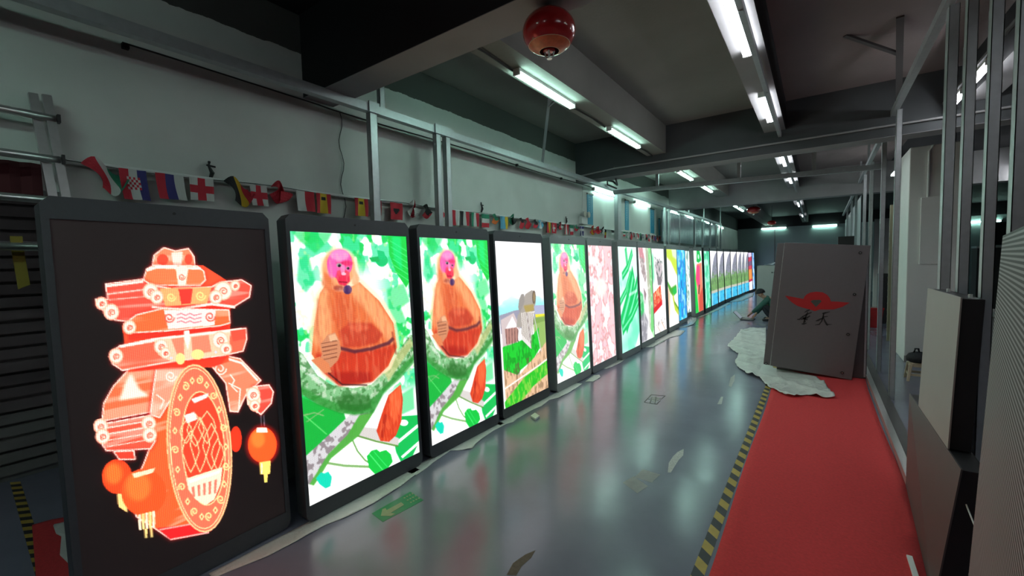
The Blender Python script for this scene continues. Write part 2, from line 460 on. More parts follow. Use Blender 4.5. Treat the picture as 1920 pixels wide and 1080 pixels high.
    P.poly([(345, 318), (362, 316), (366, 345), (358, 385), (346, 345)], (255, 255, 235)); P.ell(332, 415, 16, 20, GD); P.ell(392, 400, 22, 18, GD)
    for x, y, r in ((108, 405, 20), (265, 372, 20), (280, 395, 14), (470, 350, 24), (490, 380, 16)): scroll(x, y, r)
    P.poly([(505, 318), (560, 310), (560, 345), (515, 355)], (250, 75, 55)); P.ell(300, 412, 4, 4, (120, 220, 255)); P.ell(455, 392, 4, 4, (120, 220, 255))
    blk([(62, 642), (225, 612), (245, 700), (228, 728), (75, 735), (52, 700)], (245, 82, 58))
    for k in range(4): P.line([(80, 655+k*22), (215, 632+k*22)], 5 if k < 2 else 3, HOT, 0.85)
    for x, y, r in ((55, 650, 20), (62, 685, 20), (222, 640, 20), (225, 680, 20)): scroll(x, y, r)
    blk([(100, 738), (170, 735), (175, 765), (120, 765)], (240, 60, 40))
    blk([(585, 512), (640, 506), (655, 530), (648, 570), (612, 610), (590, 590)], (245, 70, 55))
    P.poly([(560, 520), (600, 510), (612, 560), (600, 606), (565, 575)], (255, 225, 200)); scroll(585, 540, 20); scroll(590, 578, 14)
    P.line([(612, 615), (614, 650)], 3, (120, 120, 140)); P.line([(622, 612), (624, 650)], 3, (120, 120, 140))
    P.ell(617, 715, 60, 72, (180, 8, 5), 0.6, soft=6); P.ell(617, 715, 50, 62, (250, 88, 28)); P.ell(602, 695, 24, 30, (255, 140, 50), 0.7, soft=4)
    P.poly([(598, 655), (632, 655), (636, 672), (596, 672)], HOT)
    P.poly([(606, 776), (646, 770), (644, 815), (636, 817), (634, 845), (624, 847), (622, 818), (610, 818)], (225, 225, 110)); P.line([(615, 780), (615, 815)], 3, WHITE)
    # disc with scroll ring and lotus
    def el(rx, ry, n=40, ox=0, oy=0):
        cx, cy, ro = 398+ox, 727+oy, math.radians(-4)
        return [(cx+rx*math.cos(t)*math.cos(ro)-ry*math.sin(t)*math.sin(ro), cy+rx*math.cos(t)*math.sin(ro)+ry*math.sin(t)*math.cos(ro)) for t in np.linspace(0, 2*math.pi, n, endpoint=False)]
    P.poly([(250, 1005), (420, 985), (440, 1015), (300, 1046)], (235, 25, 30)); P.line([(262, 1010), (400, 985)], 5, (255, 160, 150)); P.line([(300, 1044), (430, 1020)], 5, (255, 180, 170))
    P.poly(el(112, 293), (240, 110, 80)); P.line(el(110, 291), 5, (255, 215, 150), closed=True); P.line(el(101, 280), 3, (255, 235, 170), closed=True)
    P.poly(el(74, 198, ox=14), (235, 62, 36)); P.line(el(74, 198, ox=14), 4, (255, 225, 160), closed=True)
    for k in range(22):
        t = 2*math.pi*k/22; q = el(88, 240, 1)[0]
        cx, cy, ro = 402, 727, math.radians(-4)
        x = cx+88*math.cos(t)*math.cos(ro)-240*math.sin(t)*math.sin(ro); y = cy+88*math.cos(t)*math.sin(ro)+240*math.sin(t)*math.cos(ro)
        if k % 2: P.spiral(x, y, 15, 4.5, (255, 228, 150), 1, 1.3, ph=t, sx=0.85)
        else: P.poly([(x, y-14), (x+9, y), (x, y+14), (x-9, y)], (255, 232, 160)); P.poly([(x, y-6), (x+4, y), (x, y+6), (x-4, y)], (230, 80, 50))
    for cx, cy, w, h in ((400, 690, 34, 120), (368, 720, 30, 90), (440, 700, 30, 100), (385, 650, 30, 70), (425, 640, 30, 70), (462, 735, 22, 70), (352, 660, 22, 50)):
        P.line([(cx, cy-h*0.6), (cx+w*0.7, cy-h*0.2), (cx+w, cy+h*0.2), (cx+w*0.4, cy+h*0.75), (cx, cy+h), (cx-w*0.4, cy+h*0.75), (cx-w, cy+h*0.2), (cx-w*0.7, cy-h*0.2)], 3.2, (255, 222, 160), closed=True)
    P.poly([(370, 555), (430, 535), (425, 550), (380, 570)], (255, 240, 235)); P.poly([(345, 612), (380, 600), (392, 625), (355, 640)], (255, 235, 225))
    P.poly([(352, 832), (478, 792), (472, 850), (450, 905), (420, 925), (385, 905), (360, 870)], (255, 236, 200))
    P.poly([(362, 838), (470, 803), (468, 812), (364, 848)], (255, 255, 250))
    for k in range(5): P.poly([(370+k*20, 862-k*6), (380+k*20, 858-k*6), (384+k*18, 895-k*3), (376+k*18, 897-k*3)], (225, 120, 100))
    P.im += (P.soft(P.soft(P.im[..., 0], 7), 7)*0.26)[..., None]*np.array([1, 0.12, 0.10])  # blurred red bloom around the bright parts, painted into the picture
    return P.out()

def pic_monkey(quad, pale=0.0, w=180, h=350, seed=5):
    P = Paint(w, h, (252, 255, 250)); P.setmap(quad, 500, 380, 1.741)
    n1 = fbm(P.w, P.h, 6, 9, seed, 4); n2 = fbm(P.w, P.h, 11, 18, seed+1, 3); n3 = fbm(P.w, P.h, 30, 50, seed+2, 2)
    G1, G2, G3 = (0, 196, 78), (20, 205, 120), (0, 150, 60)
    X, Y = P.X, P.Y
    side = np.clip(smooth(np.abs(X-0.47), 0.12, 0.40), 0, 1)
    top = 1-smooth(Y, 0.08, 0.2)
    mask = np.clip(np.maximum(side*(1-smooth(Y, 0.62, 0.72)), top), 0, 1)
    P.blend(smooth(n1, 0.53, 0.57)*mask, G1, 0.9); P.blend(smooth(n2, 0.56, 0.60)*mask, (60, 215, 150), 0.8); P.blend(smooth(n3, 0.66, 0.72)*mask, (235, 240, 150), 0.4)
    P.blend(smooth(n2, 0.40, 0.34)*mask, (255, 255, 255), 0.8)
    P.poly([(78, 95), (215, 102), (200, 130), (160, 170), (110, 130)], G1, 0.6, soft=3); P.poly([(105, 190), (135, 170), (160, 260), (130, 300), (100, 260)], G2, 0.65, soft=3)
    P.poly([(398, 108), (462, 112), (475, 250), (458, 285), (425, 235), (402, 175)], (15, 200, 70)); P.poly([(410, 115), (440, 118), (445, 230), (418, 190)], (0, 225, 130), 0.7, soft=4)
    for k in range(6): P.line([(405+k*3, 130+k*20), (462+k*2, 165+k*20)], 3, (120, 235, 150), 0.5)
    P.ell(378, 195, 20, 20, (0, 190, 110)); P.poly([(335, 185), (372, 180), (370, 200), (345, 198)], (0, 175, 90)); P.poly([(362, 160), (385, 165), (392, 190), (368, 190)], (0, 195, 120))
    P.poly([(395, 290), (450, 270), (470, 330), (440, 350), (460, 400), (420, 420), (400, 350)], G1, 0.55, soft=4)
    # rear foliage and thin stems below the fork
    P.poly([(118, 640), (200, 672), (255, 690), (265, 720), (215, 770), (190, 800), (170, 860), (130, 835)], (15, 172, 62), 1, soft=1); P.line([(130, 700), (200, 760)], 4, (120, 220, 120), 0.7)
    P.poly([(395, 735), (420, 705), (500, 700), (505, 775), (470, 850), (445, 860), (425, 820), (415, 770)], (0, 182, 84), 1, soft=1); P.line([(415, 800), (495, 735)], 9, (250, 255, 250)); P.line([(445, 835), (503, 785)], 8, (245, 255, 250)); P.ell(450, 725, 14, 10, WHITE); P.poly([(430, 640), (480, 610), (485, 680), (440, 700)], (60, 205, 120), 0.7, soft=3)
    P.line([(120, 700), (160, 690), (190, 700)], 4, (150, 175, 120), 0.8); P.line([(135, 720), (190, 680)], 3, (150, 175, 120), 0.8)
    P.poly([(298, 735), (360, 742), (435, 775), (432, 798), (350, 778), (298, 768)], (205, 200, 196), 1, soft=1); P.line([(300, 766), (360, 784), (430, 800)], 6, (90, 140, 60), 0.9)
    P.line([(283, 778), (300, 815), (325, 845), (350, 860)], 5, (110, 165, 90)); P.line([(205, 853), (260, 862), (345, 866)], 8, (130, 175, 110))
    gb = [(128, 835), (215, 755), (285, 688), (350, 690), (305, 758), (215, 828), (165, 895), (148, 922), (130, 915)]
    tx = fbm(P.w, P.h, 30, 55, 11, 3); tb = fbm(P.w, P.h, 45, 80, 14, 2)
    P.poly(gb, (205, 203, 206)); P.poly(gb, (120, 108, 112), 0.75, tex=smooth(tx, 0.50, 0.58)); P.poly([(305, 700), (352, 690), (305, 765), (215, 838), (160, 925), (146, 920), (205, 825), (268, 762)], (75, 165, 62), 0.95, soft=1)
    br = [(104, 486), (122, 500), (145, 535), (170, 570), (215, 600), (285, 612), (345, 600), (395, 548), (432, 492), (470, 440), (490, 440), (492, 510), (440, 570), (385, 625), (352, 690), (290, 697), (240, 690), (170, 662), (112, 624)]
    P.poly(br, (128, 186, 132)); P.poly([(104, 486), (135, 520), (165, 575), (215, 612), (175, 600), (120, 550)], (225, 235, 225), 0.7, soft=2)
    P.poly(br, (60, 125, 62), 0.75, tex=smooth(tx, 0.49, 0.57)); P.poly(br, (215, 222, 205), 0.55, tex=smooth(tb, 0.58, 0.66))
    P.poly([(110, 600), (180, 640), (240, 662), (330, 665), (395, 600), (440, 545), (490, 495), (492, 520), (440, 580), (385, 630), (352, 692), (290, 699), (240, 692), (170, 665), (112, 628)], (35, 135, 45), 0.75, soft=3)
    P.poly([(225, 640), (300, 628), (340, 640), (345, 675), (300, 690), (245, 680)], (30, 100, 32), 0.65, soft=3)
    P.poly([(385, 560), (470, 450), (482, 470), (400, 590)], (196, 192, 130), 0.7, soft=2)
    # tail
    tl = [(400, 635), (440, 600), (447, 650), (442, 720), (425, 765), (402, 786), (374, 783), (361, 750), (380, 690)]
    hair = fbm(P.w, P.h, 110, 26, 21, 2); hair2 = fbm(P.w, P.h, 60, 18, 22, 2)
    P.poly(tl, (206, 62, 30)); P.poly([(405, 635), (438, 604), (442, 660), (425, 720), (405, 700)], (238, 100, 55), 0.8, soft=3); P.line([(390, 700), (380, 770)], 10, (168, 36, 18), 0.75, soft=2); P.poly(tl, (255, 150, 100), 0.3, tex=smooth(hair, 0.55, 0.62))
    # body
    P.poly([(205, 245), (160, 300), (142, 400), (142, 500), (185, 575), (250, 608), (330, 606), (408, 550), (438, 480), (425, 395), (382, 320), (312, 252)], (255, 226, 190), 0.7, soft=3)
    bd = [(205, 258), (176, 300), (158, 400), (150, 500), (190, 562), (240, 602), (300, 600), (350, 590), (400, 540), (428, 480), (416, 400), (370, 328), (305, 266), (270, 285)]
    P.poly(bd, (222, 112, 62)); P.poly([(205, 262), (172, 310), (156, 400), (160, 470), (188, 470), (215, 430), (205, 340)], (248, 172, 118), 0.8, soft=7)
    P.poly([(262, 285), (306, 268), (372, 335), (418, 420), (424, 470), (395, 460), (345, 385)], (246, 166, 112), 0.85, soft=7); P.poly([(225, 300), (262, 300), (300, 390), (240, 420), (215, 380)], (205, 88, 50), 0.7, soft=7)
    P.poly([(160, 500), (245, 490), (330, 492), (425, 468), (398, 540), (348, 590), (240, 602), (188, 560)], (196, 52, 30), 0.9, soft=5); P.poly([(180, 540), (240, 560), (340, 560), (345, 592), (240, 604)], (160, 26, 18), 0.7, soft=5)
    P.poly([(238, 425), (272, 398), (345, 400), (382, 438), (362, 466), (300, 480), (250, 478)], (186, 58, 38), 0.85, soft=4); P.poly([(262, 410), (310, 402), (340, 415), (300, 430)], (225, 105, 70), 0.6, soft=4)
    P.poly(bd, (140, 36, 18), 0.16, tex=smooth(hair, 0.50, 0.64)); P.poly(bd, (255, 205, 160), 0.18, tex=smooth(hair2, 0.50, 0.68))
    P.line([(245, 482), (290, 493), (345, 484), (400, 466), (414, 452)], 11, (72, 26, 50), 0.8, soft=2); P.line([(412, 430), (424, 500)], 6, (120, 30, 20), 0.55, soft=2); P.line([(170, 320), (168, 420), (178, 470)], 6, (165, 70, 45), 0.45, soft=3)
    P.poly([(200, 438), (226, 430), (240, 458), (246, 490), (236, 520), (212, 545), (192, 545), (175, 520), (184, 500), (178, 470)], (200, 134, 98)); P.poly([(205, 440), (226, 434), (236, 456), (210, 462)], (235, 185, 145), 0.8, soft=1)
    for k in range(5): P.line([(182+k*2, 466+k*13), (232, 457+k*13)], 3, (95, 42, 28), 0.7)
    P.poly([(148, 520), (176, 508), (205, 530), (215, 560), (190, 562)], (214, 128, 84)); P.line([(205, 562), (250, 600), (330, 602)], 5, (50, 16, 24), 0.75, soft=1)
    # head
    P.ell(238, 222, 64, 72, (255, 224, 188), 0.75, soft=4); P.ell(236, 220, 54, 64, (240, 150, 92), 0.85, soft=3); P.poly([(190, 230), (215, 250), (235, 295), (205, 300), (180, 270)], (214, 108, 62), 0.8, soft=4); P.poly([(285, 215), (305, 250), (300, 285), (280, 270)], (240, 160, 110), 0.8, soft=3)
    P.ell(240, 205, 42, 48, (246, 70, 158)); P.ell(240, 176, 32, 20, (255, 158, 210), 0.75, soft=4); P.ell(216, 220, 16, 32, (230, 100, 175), 0.8, soft=3)
    P.poly([(232, 228), (252, 222), (272, 232), (274, 262), (258, 278), (238, 272), (228, 250)], (226, 40, 76), 1, soft=1); P.ell(264, 203, 20, 9, (216, 30, 90), 0.8, soft=2); P.ell(250, 222, 8, 16, (255, 140, 190), 0.85, soft=1)
    P.ell(238, 209, 9, 7, (150, 140, 150)); P.ell(239, 211, 5, 5, (24, 12, 34)); P.ell(267, 219, 6, 5, (130, 120, 130)); P.ell(268, 220, 4, 4, (24, 12, 34)); P.line([(228, 202), (250, 202)], 3, (170, 20, 90), 0.7)
    P.ell(253, 238, 8, 5, (255, 196, 216), 0.9); P.line([(238, 264), (264, 266)], 4, (150, 12, 44)); P.ell(266, 290, 14, 15, (58, 34, 92), 0.95, soft=1); P.ell(238, 284, 18, 9, (140, 52, 46), 0.7, soft=3)
    P.blend(smooth(hair, 0.55, 0.62)*P.pmask([(180, 170), (300, 170), (310, 300), (180, 300)])*(np.abs(P.im[..., 2]-140) < 70), (255, 215, 185), 0.2)
    # front leaves
    P.poly([(330, 832), (345, 814), (362, 810), (372, 818), (392, 812), (408, 826), (414, 850), (396, 874), (360, 893), (338, 870)], (0, 190, 66)); P.line([(338, 824), (385, 880)], 3, (90, 225, 120)); P.line([(352, 816), (398, 868)], 2, (70, 215, 110))
    P.poly([(166, 902), (182, 882), (194, 886), (206, 880), (218, 898), (213, 928), (197, 934), (178, 920)], (0, 208, 176))
    P.im = (P.im-128)*1.06+128
    if pale: P.im = P.im*(1-pale)+np.array([250, 245, 238])*pale
    return P.out()

def pic_monkey_at(quad, pale):
    """the same photograph shown on another poster: reuse the measured outline of the first"""
    return pic_monkey(MONKEY_QUAD, pale, 110, 210)
MONKEY_QUAD = [(542, 434), (763, 446), (788, 851), (583, 950)]

def pic_tower(quad):
    P = Paint(110, 220, (253, 253, 255)); P.setmap(quad, 900, 440, 3.0)
    n = fbm(P.w, P.h, 3, 20, 31, 3)
    P.blend(smooth(P.Y, 0.36, 0.42)*(1-smooth(P.Y, 0.46, 0.5)), (125, 235, 232), 0.75); P.blend(smooth(P.Y, 0.30, 0.38)*(1-smooth(P.Y, 0.4, 0.45))*smooth(n, 0.4, 0.6), (150, 235, 240), 0.6)
    P.poly([(110, 455), (200, 425), (260, 420), (372, 395), (380, 480), (120, 560)], (150, 150, 170)); P.poly([(300, 398), (372, 395), (375, 445), (310, 450)], (170, 175, 205))
    P.poly([(310, 448), (375, 444), (376, 460), (312, 466)], (235, 225, 60)); P.poly([(118, 480), (190, 440), (225, 520), (205, 610), (130, 640)], (205, 190, 190))
    P.poly([(140, 530), (215, 515), (215, 600), (150, 620)], (176, 130, 120))
    for k in range(5): P.line([(148+k*16, 530-k*2), (150+k*16, 612)], 3, (90, 60, 60))
    P.poly([(145, 530), (182, 458), (225, 545), (205, 520)], (238, 236, 240))
    P.poly([(300, 470), (385, 450), (392, 640), (310, 640)], (120, 165, 60), 0.8, soft=3)
    gr = fbm(P.w, P.h, 45, 25, 33, 3)
    P.poly([(128, 632), (210, 605), (300, 560), (330, 520), (335, 640), (300, 700), (230, 760), (210, 790), (135, 760)], (15, 200, 45)); P.poly([(128, 632), (300, 560), (335, 640), (210, 790), (135, 760)], (0, 130, 20), 0.6, tex=smooth(gr, 0.5, 0.6))
    P.poly([(133, 760), (220, 790), (330, 660), (388, 575), (396, 860), (150, 985), (140, 850)], (226, 186, 150)); P.poly([(133, 760), (330, 660), (388, 575), (396, 860), (150, 985)], (120, 90, 60), 0.55, tex=smooth(gr, 0.52, 0.6))
    P.poly([(140, 940), (250, 800), (390, 695), (392, 770), (300, 850), (200, 975), (145, 985)], (35, 190, 35)); P.poly([(140, 940), (250, 800), (390, 695), (392, 770), (200, 975)], (205, 215, 90), 0.5, tex=smooth(gr, 0.52, 0.58))
    P.line([(142, 865), (250, 790), (330, 735), (388, 690)], 8, (246, 240, 232))
    P.poly([(212, 455), (225, 435), (245, 360), (255, 335), (290, 312), (308, 320), (314, 350), (312, 390), (290, 430), (250, 445), (235, 520), (205, 520)], (165, 158, 150))
    P.poly([(232, 335), (248, 335), (250, 380), (225, 440), (215, 410), (220, 365)], (150, 145, 140)); P.ell(303, 352, 10, 38, (105, 92, 80)); P.ell(304, 352, 6, 26, (150, 130, 95))
    P.poly([(245, 400), (300, 390), (305, 425), (260, 445)], (172, 150, 70), 0.8, soft=2); P.poly([(232, 440), (308, 430), (290, 540), (285, 640), (235, 590)], (225, 220, 215))
    for k in range(8): P.line([(240+k*9, 440), (234+k*8, 560+k*8)], 3, (120, 105, 90), 0.9)
    P.line([(300, 440), (325, 560), (343, 655)], 4, (200, 200, 205)); P.line([(262, 440), (285, 600), (288, 640)], 4, (160, 150, 150))
    return P.out()

def pic_canopy(seed, c1, c2, c3, w=64, h=140):
    P = Paint(w, h, (255, 242, 240)); a = fbm(P.w, P.h, 7, 12, seed, 4); c = fbm(P.w, P.h, 14, 26, seed+3, 3)
    P.blend(smooth(a, 0.42, 0.6), c1, 0.75); ridge = 1-np.abs(a*2-1)*6; P.blend(np.clip(ridge, 0, 1), c2, 0.7)
    ridge = 1-np.abs(c*2-1)*7; P.blend(np.clip(ridge, 0, 1), c3, 0.55); P.ell(0.15, 0.13, 0.3, 0.035, (255, 255, 250), 0.9, soft=4); P.ell(0.45, 0.36, 0.25, 0.08, (255, 250, 240), 0.8, soft=6)
    return P.out()
def pic_aloe():
    P = Paint(64, 140, (225, 255, 245)); P.blend(smooth(P.Y+0.25*(P.X-0.5), 0.62, 0.95), (120, 240, 195), 0.9); P.blend(smooth(P.Y, 0.92, 1), (200, 255, 240), 0.6)
    P.blend(smooth(fbm(P.w, P.h, 4, 5, 8), 0.45, 0.7)*smooth(P.Y, 0.2, 0.4), (110, 245, 190), 0.7)
    G = (0, 196, 100)
    for pts, wd in (([(0.42, 0.04), (0.48, 0.2)], .09), ([(0.75, 0.06), (0.5, 0.2), (0.2, 0.28)], .08), ([(0.75, 0.3), (0.5, 0.5), (0.1, 0.72)], .2), ([(1.0, 0.38), (0.65, 0.58), (0.3, 0.74)], .16), ([(1.0, 0.55), (0.6, 0.68), (0.1, 0.78)], .09), ([(0.62, 0.26), (0.35, 0.42), (0.02, 0.52)], .07)):
        P.line(pts, wd, G, 1, soft=1); P.line(pts, wd*0.25, (150, 255, 200), 0.8)
    P.line([(0.5, 0.47), (0.95, 0.44)], 0.03, WHITE, 0.6); P.poly([(0.7, 1), (1, 0.86), (1, 1)], (240, 255, 255), soft=3)
    return P.out()
def pic_bark():
    P = Paint(50, 130, (252, 250, 252)); P.poly([(0.05, 0), (0.35, 0), (0.5, 0.15), (0.3, 0.2), (0.12, 0.14)], (205, 140, 150), soft=2); P.poly([(0.1, 0.1), (0.4, 0.12), (0.55, 0.32), (0.45, 0.38), (0.2, 0.26)], (165, 150, 150), soft=2)
    P.poly([(0.55, 0), (0.8, 0), (0.85, 0.5), (0.7, 1), (0.6, 1), (0.62, 0.5)], (160, 170, 140), 0.8, soft=3); P.poly([(0.75, 0), (1, 0), (1, 1), (0.7, 0.98), (0.85, 0.5)], (105, 205, 110), 0.9, soft=3)
    P.poly([(0, 0.45), (0.25, 0.5), (0.3, 0.7), (0, 0.75)], (40, 185, 90), 0.9, soft=4); P.poly([(0.3, 0.42), (0.5, 0.5), (0.35, 0.62)], (150, 130, 135), soft=2); P.poly([(0, 0.72), (0.3, 0.68), (0.55, 0.8), (0.4, 1), (0, 1)], (130, 130, 140), 0.85, soft=4)
    P.blend(smooth(fbm(P.w, P.h, 10, 22, 41), 0.55, 0.6), WHITE, 0.4); P.poly([(0.5, 0.85), (0.6, 0.85), (0.9, 0.98), (0.6, 1)], (255, 255, 255)); return P.out()
def pic_garden():
    P = Paint(56, 130, (254, 250, 252)); P.blend((1-smooth(P.X, 0.05, 0.3))*(1-smooth(np.abs(P.Y-0.23), 0.1, 0.22)), (60, 210, 130), 0.9)
    P.poly([(0.25, 0.2), (0.55, 0.12), (0.85, 0.2), (0.8, 0.42), (0.45, 0.42)], (200, 190, 195), soft=3); t = fbm(P.w, P.h, 16, 30, 51)
    P.poly([(0.25, 0.1), (0.85, 0.1), (0.85, 0.42), (0.45, 0.42)], (40, 70, 60), 0.7, tex=smooth(t, 0.56, 0.6)); P.poly([(0.4, 0.35), (0.75, 0.33), (0.7, 0.44), (0.45, 0.44)], (130, 125, 130), soft=1)
    P.poly([(0.08, 0.52), (0.65, 0.44), (0.72, 0.68), (0.06, 0.76)], (225, 80, 55)); P.poly([(0.08, 0.52), (0.65, 0.44), (0.72, 0.68), (0.06, 0.76)], (255, 225, 170), 0.7, tex=smooth(t, 0.5, 0.58)); P.poly([(0.06, 0.69), (0.72, 0.62), (0.72, 0.68), (0.06, 0.76)], (215, 30, 40))
    P.blend(smooth(t, 0.6, 0.64)*smooth(P.Y, 0.82, 0.85)*(1-smooth(P.Y, 0.9, 0.93)), (120, 120, 110), 0.7); P.line([(0.3, 0.92), (0.5, 1)], 0.02, (200, 180, 160)); P.line([(0.6, 0.88), (0.9, 1)], 0.02, (210, 180, 150)); return P.out()
def pic_apple():
    P = Paint(56, 130, (254, 252, 246)); P.poly([(0, 0), (0.5, 0), (1, 0.15), (1, 0.35), (0.5, 0.24), (0, 0.1)], (200, 225, 70), soft=4); P.poly([(0.5, 0), (1, 0), (1, 0.13), (0.6, 0.1)], (220, 245, 200), soft=4)
    P.poly([(0, 0.1), (0.4, 0.16), (0.8, 0.3), (1, 0.5), (0.7, 0.5), (0.3, 0.46), (0, 0.4)], (250, 255, 245), soft=4); P.poly([(0, 0.4), (0.35, 0.5), (0.85, 0.47), (0.9, 0.58), (0.5, 0.62), (0.2, 0.55), (0, 0.45)], (70, 165, 50), soft=3); P.poly([(0.5, 0.52), (0.9, 0.5), (0.85, 0.58), (0.5, 0.6)], (20, 190, 80), soft=2)
    P.poly([(0, 0.46), (0.25, 0.58), (0.15, 0.8), (0, 0.95)], (255, 185, 130), 0.7, soft=8); P.line([(0.5, 0.62), (0.65, 0.76), (0.95, 0.84)], 0.09, (190, 215, 60), soft=2); P.line([(0.62, 0.7), (0.98, 0.8)], 0.04, (110, 160, 50)); return P.out()
def pic_stripes(cols, seed, w=40, h=120, sx=7, sy=9):
    P = Paint(w, h, cols[0]); 
    for k, c in enumerate(cols[1:]):
        P.blend(smooth(fbm(P.w, P.h, sx, sy, seed+k, 3), 0.52, 0.6), c, 0.9)
    return P.out()
def pic_parrot():
    P = Paint(44, 120, (235, 255, 240)); P.poly([(0.4, 0), (0.75, 0), (0.95, 0.16), (0.6, 0.2), (0.35, 0.18)], (0, 190, 80)); P.ell(0.6, 0.1, 0.1, 0.04, (190, 255, 210))
    P.poly([(0, 0.1), (0.15, 0.3), (0.25, 0.6), (0.4, 1), (0, 1)], (20, 200, 70), soft=2); P.poly([(0.95, 0.2), (1, 1), (0.4, 1), (0.3, 0.6), (0.15, 0.45), (0.35, 0.22)], (235, 135, 105), soft=2); P.poly([(0.35, 0.24), (0.7, 0.24), (0.65, 0.6), (0.4, 0.58), (0.22, 0.45)], (240, 70, 130), soft=2)
    P.poly([(0.5, 0.56), (0.68, 0.56), (0.55, 0.72), (0.4, 0.7)], (120, 75, 60), soft=1); P.poly([(0.5, 0.75), (1, 0.6), (1, 1), (0.45, 1)], (200, 70, 55), 0.8, soft=3); return P.out()
def pic_mountain(w=40, h=120, side=0):
    P = Paint(w, h, (250, 252, 255)); n = fbm(P.w, P.h, 10, 24, 61, 4)
    P.poly([(0.95, 0.03), (1, 0.03), (1, 0.8), (0, 0.8), (0.15, 0.48), (0.3, 0.3), (0.55, 0.14), (0.75, 0.07)], (140, 142, 160)); P.blend(smooth(P.Y+0.25*n, 0.52, 0.62)*smooth(P.X*0.5+P.Y, 0.5, 0.6), (112, 165, 90), 0.9)
    P.blend(smooth(n, 0.55, 0.62)*smooth(P.Y, 0.15, 0.3)*smooth(P.X+P.Y, 0.6, 0.7), (90, 110, 90), 0.5)
    P.blend(smooth(P.Y, 0.72, 0.74), (200, 195, 185), 0.9); P.blend(smooth(P.Y, 0.77, 0.79), (70, 190, 230)); P.blend(smooth(P.Y, 0.79, 0.8)*smooth(n, 0.5, 0.6), (20, 130, 190), 0.6); P.blend(smooth(P.Y, 0.78, 0.8)*(1-smooth(P.X, 0.1, 0.35)), (180, 235, 250), 0.7); return P.out()
def pic_palace():
    P = Paint(30, 100, (215, 200, 230)); P.poly([(0, 0.12), (1, 0.12), (1, 0.5), (0, 0.5)], (120, 90, 120)); P.poly([(0, 0.14), (1, 0.1), (1, 0.22), (0, 0.24)], (190, 60, 90)); P.poly([(0, 0.36), (1, 0.34), (1, 0.44), (0, 0.45)], (200, 70, 90)); P.poly([(0, 0.45), (1, 0.44), (1, 0.75), (0, 0.76)], (250, 170, 80))
    for k in range(4): P.line([(0.1+k*0.27, 0.45), (0.1+k*0.27, 0.75)], 0.08, (180, 60, 60))
    P.poly([(0, 0.72), (1, 0.7), (1, 0.76), (0, 0.78)], (190, 50, 80)); P.poly([(0, 0.78), (1, 0.76), (1, 1), (0, 1)], (235, 238, 255)); return P.out()

def led_material(rows, cols):
    """lit pixels of an LED wall: colour from the picture, fine dark grid between the pixels"""
    m = bpy.data.materials.new('led_display_surface'); m.use_nodes = True
    nt = m.node_tree; b = nt.nodes['Principled BSDF']; L = nt.links
    at = nn(nt, 'ShaderNodeAttribute', attribute_name='picture')
    tc = nn(nt, 'ShaderNodeUVMap', uv_map='uv'); sp = nn(nt, 'ShaderNodeSeparateXYZ'); L.new(tc.outputs[0], sp.inputs[0])
    fac = []
    for ax, n in (('X', cols), ('Y', rows)):
        a = nn(nt, 'ShaderNodeMath', operation='MULTIPLY'); a.inputs[1].default_value = n*2*math.pi; L.new(sp.outputs[ax], a.inputs[0])
        s = nn(nt, 'ShaderNodeMath', operation='SINE'); L.new(a.outputs[0], s.inputs[0])
        q = nn(nt, 'ShaderNodeMath', operation='MULTIPLY_ADD'); q.inputs[1].default_value = 0.22 if ax == 'Y' else 0.16; q.inputs[2].default_value = 0.86; L.new(s.outputs[0], q.inputs[0]); fac.append(q)
    ml = nn(nt, 'ShaderNodeMath', operation='MULTIPLY'); L.new(fac[0].outputs[0], ml.inputs[0]); L.new(fac[1].outputs[0], ml.inputs[1])
    st = nn(nt, 'ShaderNodeMath', operation='MULTIPLY'); st.inputs[1].default_value = SCREEN_POWER; L.new(ml.outputs[0], st.inputs[0])
    b.inputs['Base Color'].default_value = (0.085, 0.055, 0.055, 1); b.inputs['Roughness'].default_value = 0.6
    L.new(at.outputs['Color'], b.inputs['Emission Color']); L.new(st.outputs[0], b.inputs['Emission Strength'])
    return m
M_led_fine = led_material(230, 115)
M_led_soft = led_material(200, 100)

def display_mesh(name, img, m):
    """unit picture surface: x across 0..1, z up 0..1, facing -y"""
    h, w = img.shape[:2]; me = bpy.data.meshes.new(name)
    xs = np.linspace(0, 1, w); zs = np.linspace(1, 0, h); gx, gz = np.meshgrid(xs, zs)
    co = np.zeros((h*w, 3)); co[:, 0] = gx.ravel(); co[:, 2] = gz.ravel()
    i = np.arange(h-1)[:, None]*w+np.arange(w-1)[None, :]
    q = np.stack([i, i+w, i+w+1, i+1], -1).reshape(-1, 4)
    me.vertices.add(h*w); me.vertices.foreach_set('co', co.ravel())
    me.loops.add(q.size); me.loops.foreach_set('vertex_index', q.ravel().astype(np.int32))
    me.polygons.add(len(q)); me.polygons.foreach_set('loop_start', np.arange(0, q.size, 4, dtype=np.int32)); me.polygons.foreach_set('loop_total', np.full(len(q), 4, np.int32))
    me.update(calc_edges=True)
    ca = me.color_attributes.new('picture', 'FLOAT_COLOR', 'POINT'); c = np.ones((h*w, 4)); c[:, :3] = img.reshape(-1, 3); ca.data.foreach_set('color', c.ravel())
    uv = me.uv_layers.new(name='uv'); u = np.stack([co[q.ravel(), 0], co[q.ravel(), 2]], -1); uv.data.foreach_set('uv', u.ravel())
    me.materials.append(m); me.validate()
    return me

